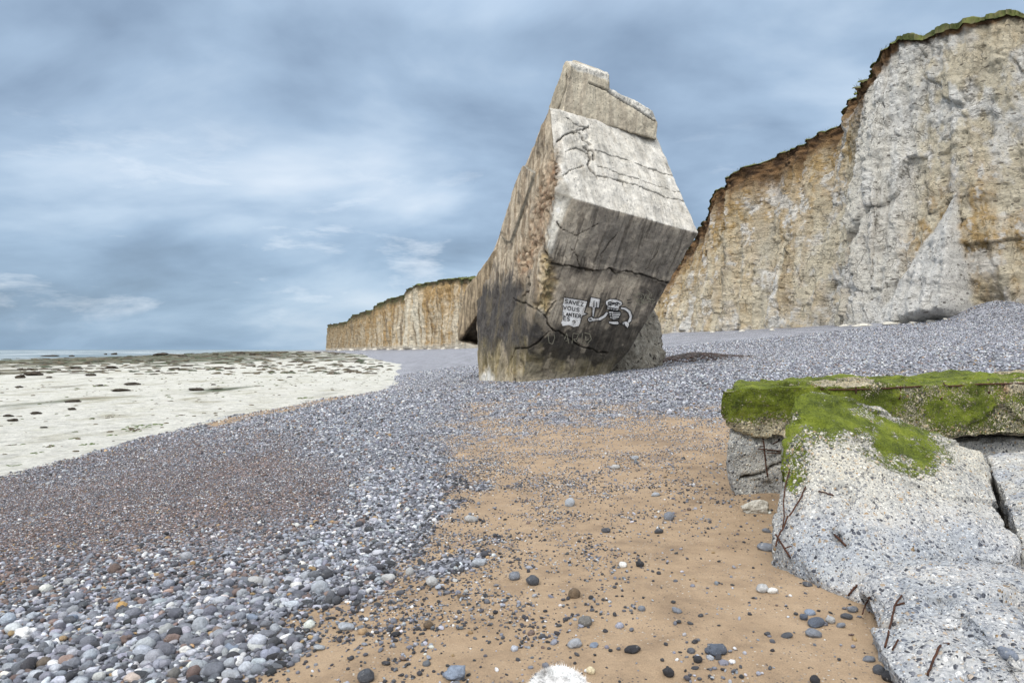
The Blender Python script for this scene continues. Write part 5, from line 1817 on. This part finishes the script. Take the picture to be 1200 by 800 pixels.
for lab, l_ in rl.items():
    l_.sort(key=lambda q_: q_[0])
    for j, (px, o) in enumerate(l_):
        pre = "" if len(l_) == 1 else ("leftmost " if j == 0 else "rightmost " if j == len(l_) - 1 else ORD[j] + " from left ")
        tag(o, pre + lab, "rock", "dark rocks on the tidal flat")

# seaweed: too many tufts to count
VV, FF, CC = [], [], []
bm_ = bmesh.new(); bmesh.ops.create_icosphere(bm_, subdivisions=2, radius=1)
SV = np.array([v_.co[:] for v_ in bm_.verts]); SF = np.array([[v_.index for v_ in f_.verts] for f_ in bm_.faces]); bm_.free()
nb0 = 0


def weed_clump(p, sx, sy, sz, col):
    global nb0
    k_ = rng.random() * 50
    v_ = SV * (1 + .55 * fbm(SV * 1.8 + k_, 3))[:, None] * np.array([sx, sy, sz])
    a_ = rng.normal(0, .5)
    v_ = v_ @ np.array([[math.cos(a_), -math.sin(a_), 0], [math.sin(a_), math.cos(a_), 0], [0, 0, 1]]).T
    VV.append(v_ + p); FF.append(SF + nb0); CC.append(np.tile(col, (len(SV), 1)) * np.exp(rng.normal(0, .25, (len(SV), 1))))
    nb0 += len(SV)


for p in on_beach_many(rng.uniform(-40, 470, 900), 412.5 + 26 * rng.random(900) ** 1.5, platform_z):
    if p[0] > shore_x(p[1]) - 1 or p[2] < -1.76: continue
    s = rng.uniform(1.5, 6) * p[1] / 800
    weed_clump(p, s, s * rng.uniform(.6, 1.6), s * .16 + .05, [(.05, .035, .018), (.075, .055, .025), (.035, .045, .015), (.10, .08, .045)][int(rng.integers(4))])
for px, py, wpx, grn in [(167, 500, 30, 1), (185, 497, 14, 1), (155, 504, 18, .5), (105, 520, 18, 1), (60, 523, 15, .4), (20, 545, 12, 1), (357, 466, 14, 1), (130, 487, 10, .3), (15, 521, 12, .5), (45, 530, 9, 1), (88, 513, 8, .3), (130, 510, 9, 1), (210, 487, 9, .4), (120, 452, 12, .2), (200, 470, 7, .2), (300, 452, 10, .2), (330, 445, 12, .1)]:
    p0 = on_beach(px, py, platform_z)
    Q_ = p0 + rng.normal(0, wpx * .30, (int(wpx * 1.1), 3)) * np.array([1, 1, 0]) * p0[1] / 800
    Q_[:, 2] = platform_z(Q_[:, 0], Q_[:, 1])
    for q_ in Q_:
        s = rng.uniform(.6, 2.2) * p0[1] / 800
        weed_clump(q_, s, s * rng.uniform(.7, 1.4), s * .35, (.075, .11, .02) if rng.random() < grn else (.07, .05, .025))
WX = rng.uniform(-40, -10.5, 700); WY = rng.uniform(14, 90, 700); WZ = platform_z(WX, WY)
for x, y, z in zip(WX, WY, WZ):
    if x > shore_x(y) - .3: continue
    s = rng.uniform(.02, .11)
    weed_clump(np.array([x, y, z]), s, s * rng.uniform(.7, 1.4), s * .4, [(.075, .06, .03), (.07, .09, .025), (.12, .10, .06)][int(rng.integers(3))])
V = np.concatenate(VV)
me = np_mesh("seaweed", V, np.concatenate(FF))
vcol(me, "Col", np.concatenate(CC))
tag(link("seaweed", me, M_WEED), "brown and green seaweed strewn over the chalk flat", "seaweed", kind="stuff")

# dark heap of wrack and small stones beside the bunker
VV, FF, CC = [], [], []
nb0 = 0
WX = 10.8 + rng.normal(0, 1.3, 1500); WY = 41 + rng.normal(0, 1.3, 1500)
for x, y, z in zip(WX, WY, beach_z(WX, WY)):
    s = rng.uniform(.04, .14)
    weed_clump(np.array([x, y, z + .02]), s, s, s * .6, [(.05, .028, .022), (.075, .045, .034), (.035, .025, .02), (.10, .085, .075)][int(rng.integers(4))])
me = np_mesh("wrack", np.concatenate(VV), np.concatenate(FF))
vcol(me, "Col", np.concatenate(CC))
tag(link("wrack", me, M_WEED), "dark reddish heap of dried weed right of the bunker foot", "seaweed", kind="stuff")

# ------------------------------------------------------------------ chalk boulders under the cliffs
CMs = [pebble_mesh("chalk_boulder", 330 + i, 3, .40, (1, .8, .6)) for i in range(3)]
for m_ in CMs: m_.materials.clear(); m_.materials.append(M_CHALKROCK)
cb = [(1012, 384, 22, .22), (1046, 382.5, 26, .22), (1072, 381, 16, .25), (990, 385.5, 12, .3), (1092, 380, 12, .35), (905, 390, 8, .5), (870, 391.5, 7, .5), (835, 393, 6, .5), (1108, 380, 7, .5),
      (585, 407.5, 5, .6), (398, 408.4, 6, .5), (412, 408.2, 7, .5), (428, 408, 6, .6), (440, 408, 8, .4), (455, 407.8, 5, .6), (470, 407.6, 6, .5), (486, 407.4, 7, .5), (503, 407, 5, .6), (520, 406.8, 6, .5), (536, 406.5, 7, .5)]
for k_, (px, py, wpx, asp_) in enumerate(cb):
    far = px < 600
    if far:
        Yd = float(np.interp(px, [390, 440, 475, 510, 540, 600], [735, 575, 455, 395, 345, 300]))
    else:
        Yd = float(np.interp(px, [830, 905, 990, 1010, 1040, 1110], [109, 96, 76, 73.5, 72, 67]))
    x = (px - 600) / 800 * Yd
    z = float(beach_z(np.array([x]), np.array([Yd]))[0])
    s = wpx * Yd / 800
    o = bpy.data.objects.new("chalk_boulder", CMs[k_ % 3]); COL.objects.link(o)
    o.scale = (s, s * .7, s * asp_ * 1.4); o.rotation_euler = (0, 0, rng.uniform(-.4, .4)); o.location = (x, Yd, z + s * asp_ * .15)
    n_ = [j for j, q_ in enumerate(cb) if (q_[0] < 600) == far]
    n_.sort(key=lambda j: cb[j][0])
    j = n_.index(k_)
    tag(o, "%s white chalk boulder at the foot of the %s" % (ORD[j] + " from left" if j < 11 else "rightmost", "distant headland" if far else "near cliff"), "boulder", "chalk boulders under the cliffs")

# ------------------------------------------------------------------ the dog just below the lens
HT = at(655, 786, 2.30)
hx, hy, hz_ = HT
jo = [(hx, hy - .78, hz_ - .20), (hx, hy - .52, hz_ - .20), (hx, hy - .24, hz_ - .17), (hx, hy - .10, hz_ - .11), (hx, hy + .0, hz_ - .085), (hx, hy + .12, hz_ - .12), (hx, hy + .20, hz_ - .13),
      (hx - .085, hy - .26, .20), (hx - .085, hy - .24, .06), (hx - .085, hy - .21, .02), (hx + .085, hy - .26, .20), (hx + .085, hy - .24, .06), (hx + .085, hy - .21, .02),
      (hx - .085, hy - .74, .24), (hx - .085, hy - .86, .13), (hx - .085, hy - .82, .03), (hx + .085, hy - .74, .24), (hx + .085, hy - .86, .13), (hx + .085, hy - .82, .03), (hx, hy - .92, hz_ - .14), (hx, hy - 1.0, hz_ - .02)]
gz = float(beach_z(np.array([hx]), np.array([hy - .4]))[0])
jo = [(a, b, c_ + (gz if i in (8, 9, 11, 12, 14, 15, 17, 18) else 0)) for i, (a, b, c_) in enumerate(jo)]
ra = [.12, .125, .12, .10, .125, .05, .035, .05, .035, .04, .05, .035, .04, .075, .035, .04, .075, .035, .04, .035, .025]
ed = [(0, 1), (1, 2), (2, 3), (3, 4), (4, 5), (5, 6), (2, 7), (7, 8), (8, 9), (2, 10), (10, 11), (11, 12), (0, 13), (13, 14), (14, 15), (0, 16), (16, 17), (17, 18), (0, 19), (19, 20)]
me = bpy.data.meshes.new("dogskel"); me.from_pydata(jo, ed, [])
o = bpy.data.objects.new("tmp", me); COL.objects.link(o)
o.modifiers.new("s", 'SKIN'); sv = o.modifiers.new("u", 'SUBSURF'); sv.levels = 2
for i, r_ in enumerate(ra): me.skin_vertices[0].data[i].radius = (r_, r_)
me.skin_vertices[0].data[0].use_root = True
dg = bpy.context.evaluated_depsgraph_get(); dg.update()
dme = bpy.data.meshes.new_from_object(o.evaluated_get(dg)); bpy.data.objects.remove(o)
dme.name = "dog"
dme.polygons.foreach_set("use_smooth", np.full(len(dme.polygons), True))
V = verts_of(dme)


def dogcol(V):
    g1 = sstep(.0, .35, fbm(V / .07 + 4, 3))
    c_ = mixc((.93, .93, .92), (.80, .79, .78), g1)
    pt2 = np.exp(-((V[:, 0] - hx + .048) / .022) ** 2 - ((V[:, 1] - hy - .01) / .05) ** 2)
    return mixc(c_, (.22, .20, .185), np.clip(pt2, 0, 1) * .85)


vcol(dme, "Col", dogcol(V))
M_FUR = mat_vcol("dog_coat", .9, .1)
dog = tag(link("dog", dme, M_FUR), "fluffy white and grey dog whose head shows at the bottom edge", "dog")
Nn = normals_of(dme)
VV, FF = [], []
b0 = 0
polys = [tuple(p_.vertices) for p_ in dme.polygons]
wts = np.array([p_.area for p_ in dme.polygons]) * np.array([1 + 9 * (p_.center.y > hy - .14) for p_ in dme.polygons])
for i in rng.choice(len(polys), 42000, p=wts / wts.sum()):
    ids = polys[i]
    w_ = rng.dirichlet(np.ones(len(ids)))
    p = (V[list(ids)] * w_[:, None]).sum(0); n_ = (Nn[list(ids)] * w_[:, None]).sum(0)
    dir_ = n_ * .7 + np.array([0, -.5, -.35]) + rng.normal(0, .55, 3)
    dir_ /= np.linalg.norm(dir_)
    L_ = rng.uniform(.010, .026)
    sd_ = np.cross(dir_, rng.normal(size=3)); sd_ /= np.linalg.norm(sd_)
    q1 = p + dir_ * L_ * .55; q2 = p + dir_ * L_ + rng.normal(0, .005, 3) + np.array([0, 0, -.003])
    VV += [p - sd_ * .0008, p + sd_ * .0008, q1 - sd_ * .0006, q1 + sd_ * .0006, q2]
    FF += [(b0, b0 + 1, b0 + 3, b0 + 2), (b0 + 2, b0 + 3, b0 + 4)]
    b0 += 5
VV = np.array(VV)
fme = np_mesh("fur", VV, FF, True)
vcol(fme, "Col", dogcol(VV))
link("fur", fme, M_FUR, dog)
for sgn in (-1, 1):
    bm_ = bmesh.new()
    bmesh.ops.create_icosphere(bm_, subdivisions=2, radius=1, matrix=Matrix.Translation((hx + sgn * .098, hy - .01, hz_ - .13)) @ Matrix.Diagonal((.018, .04, .062, 1)))
    em = bm_mesh("ear", bm_)
    vcol(em, "Col", np.tile((.5, .49, .48), (len(em.vertices), 1)))
    link("ear", em, M_FUR, dog)
print("built")
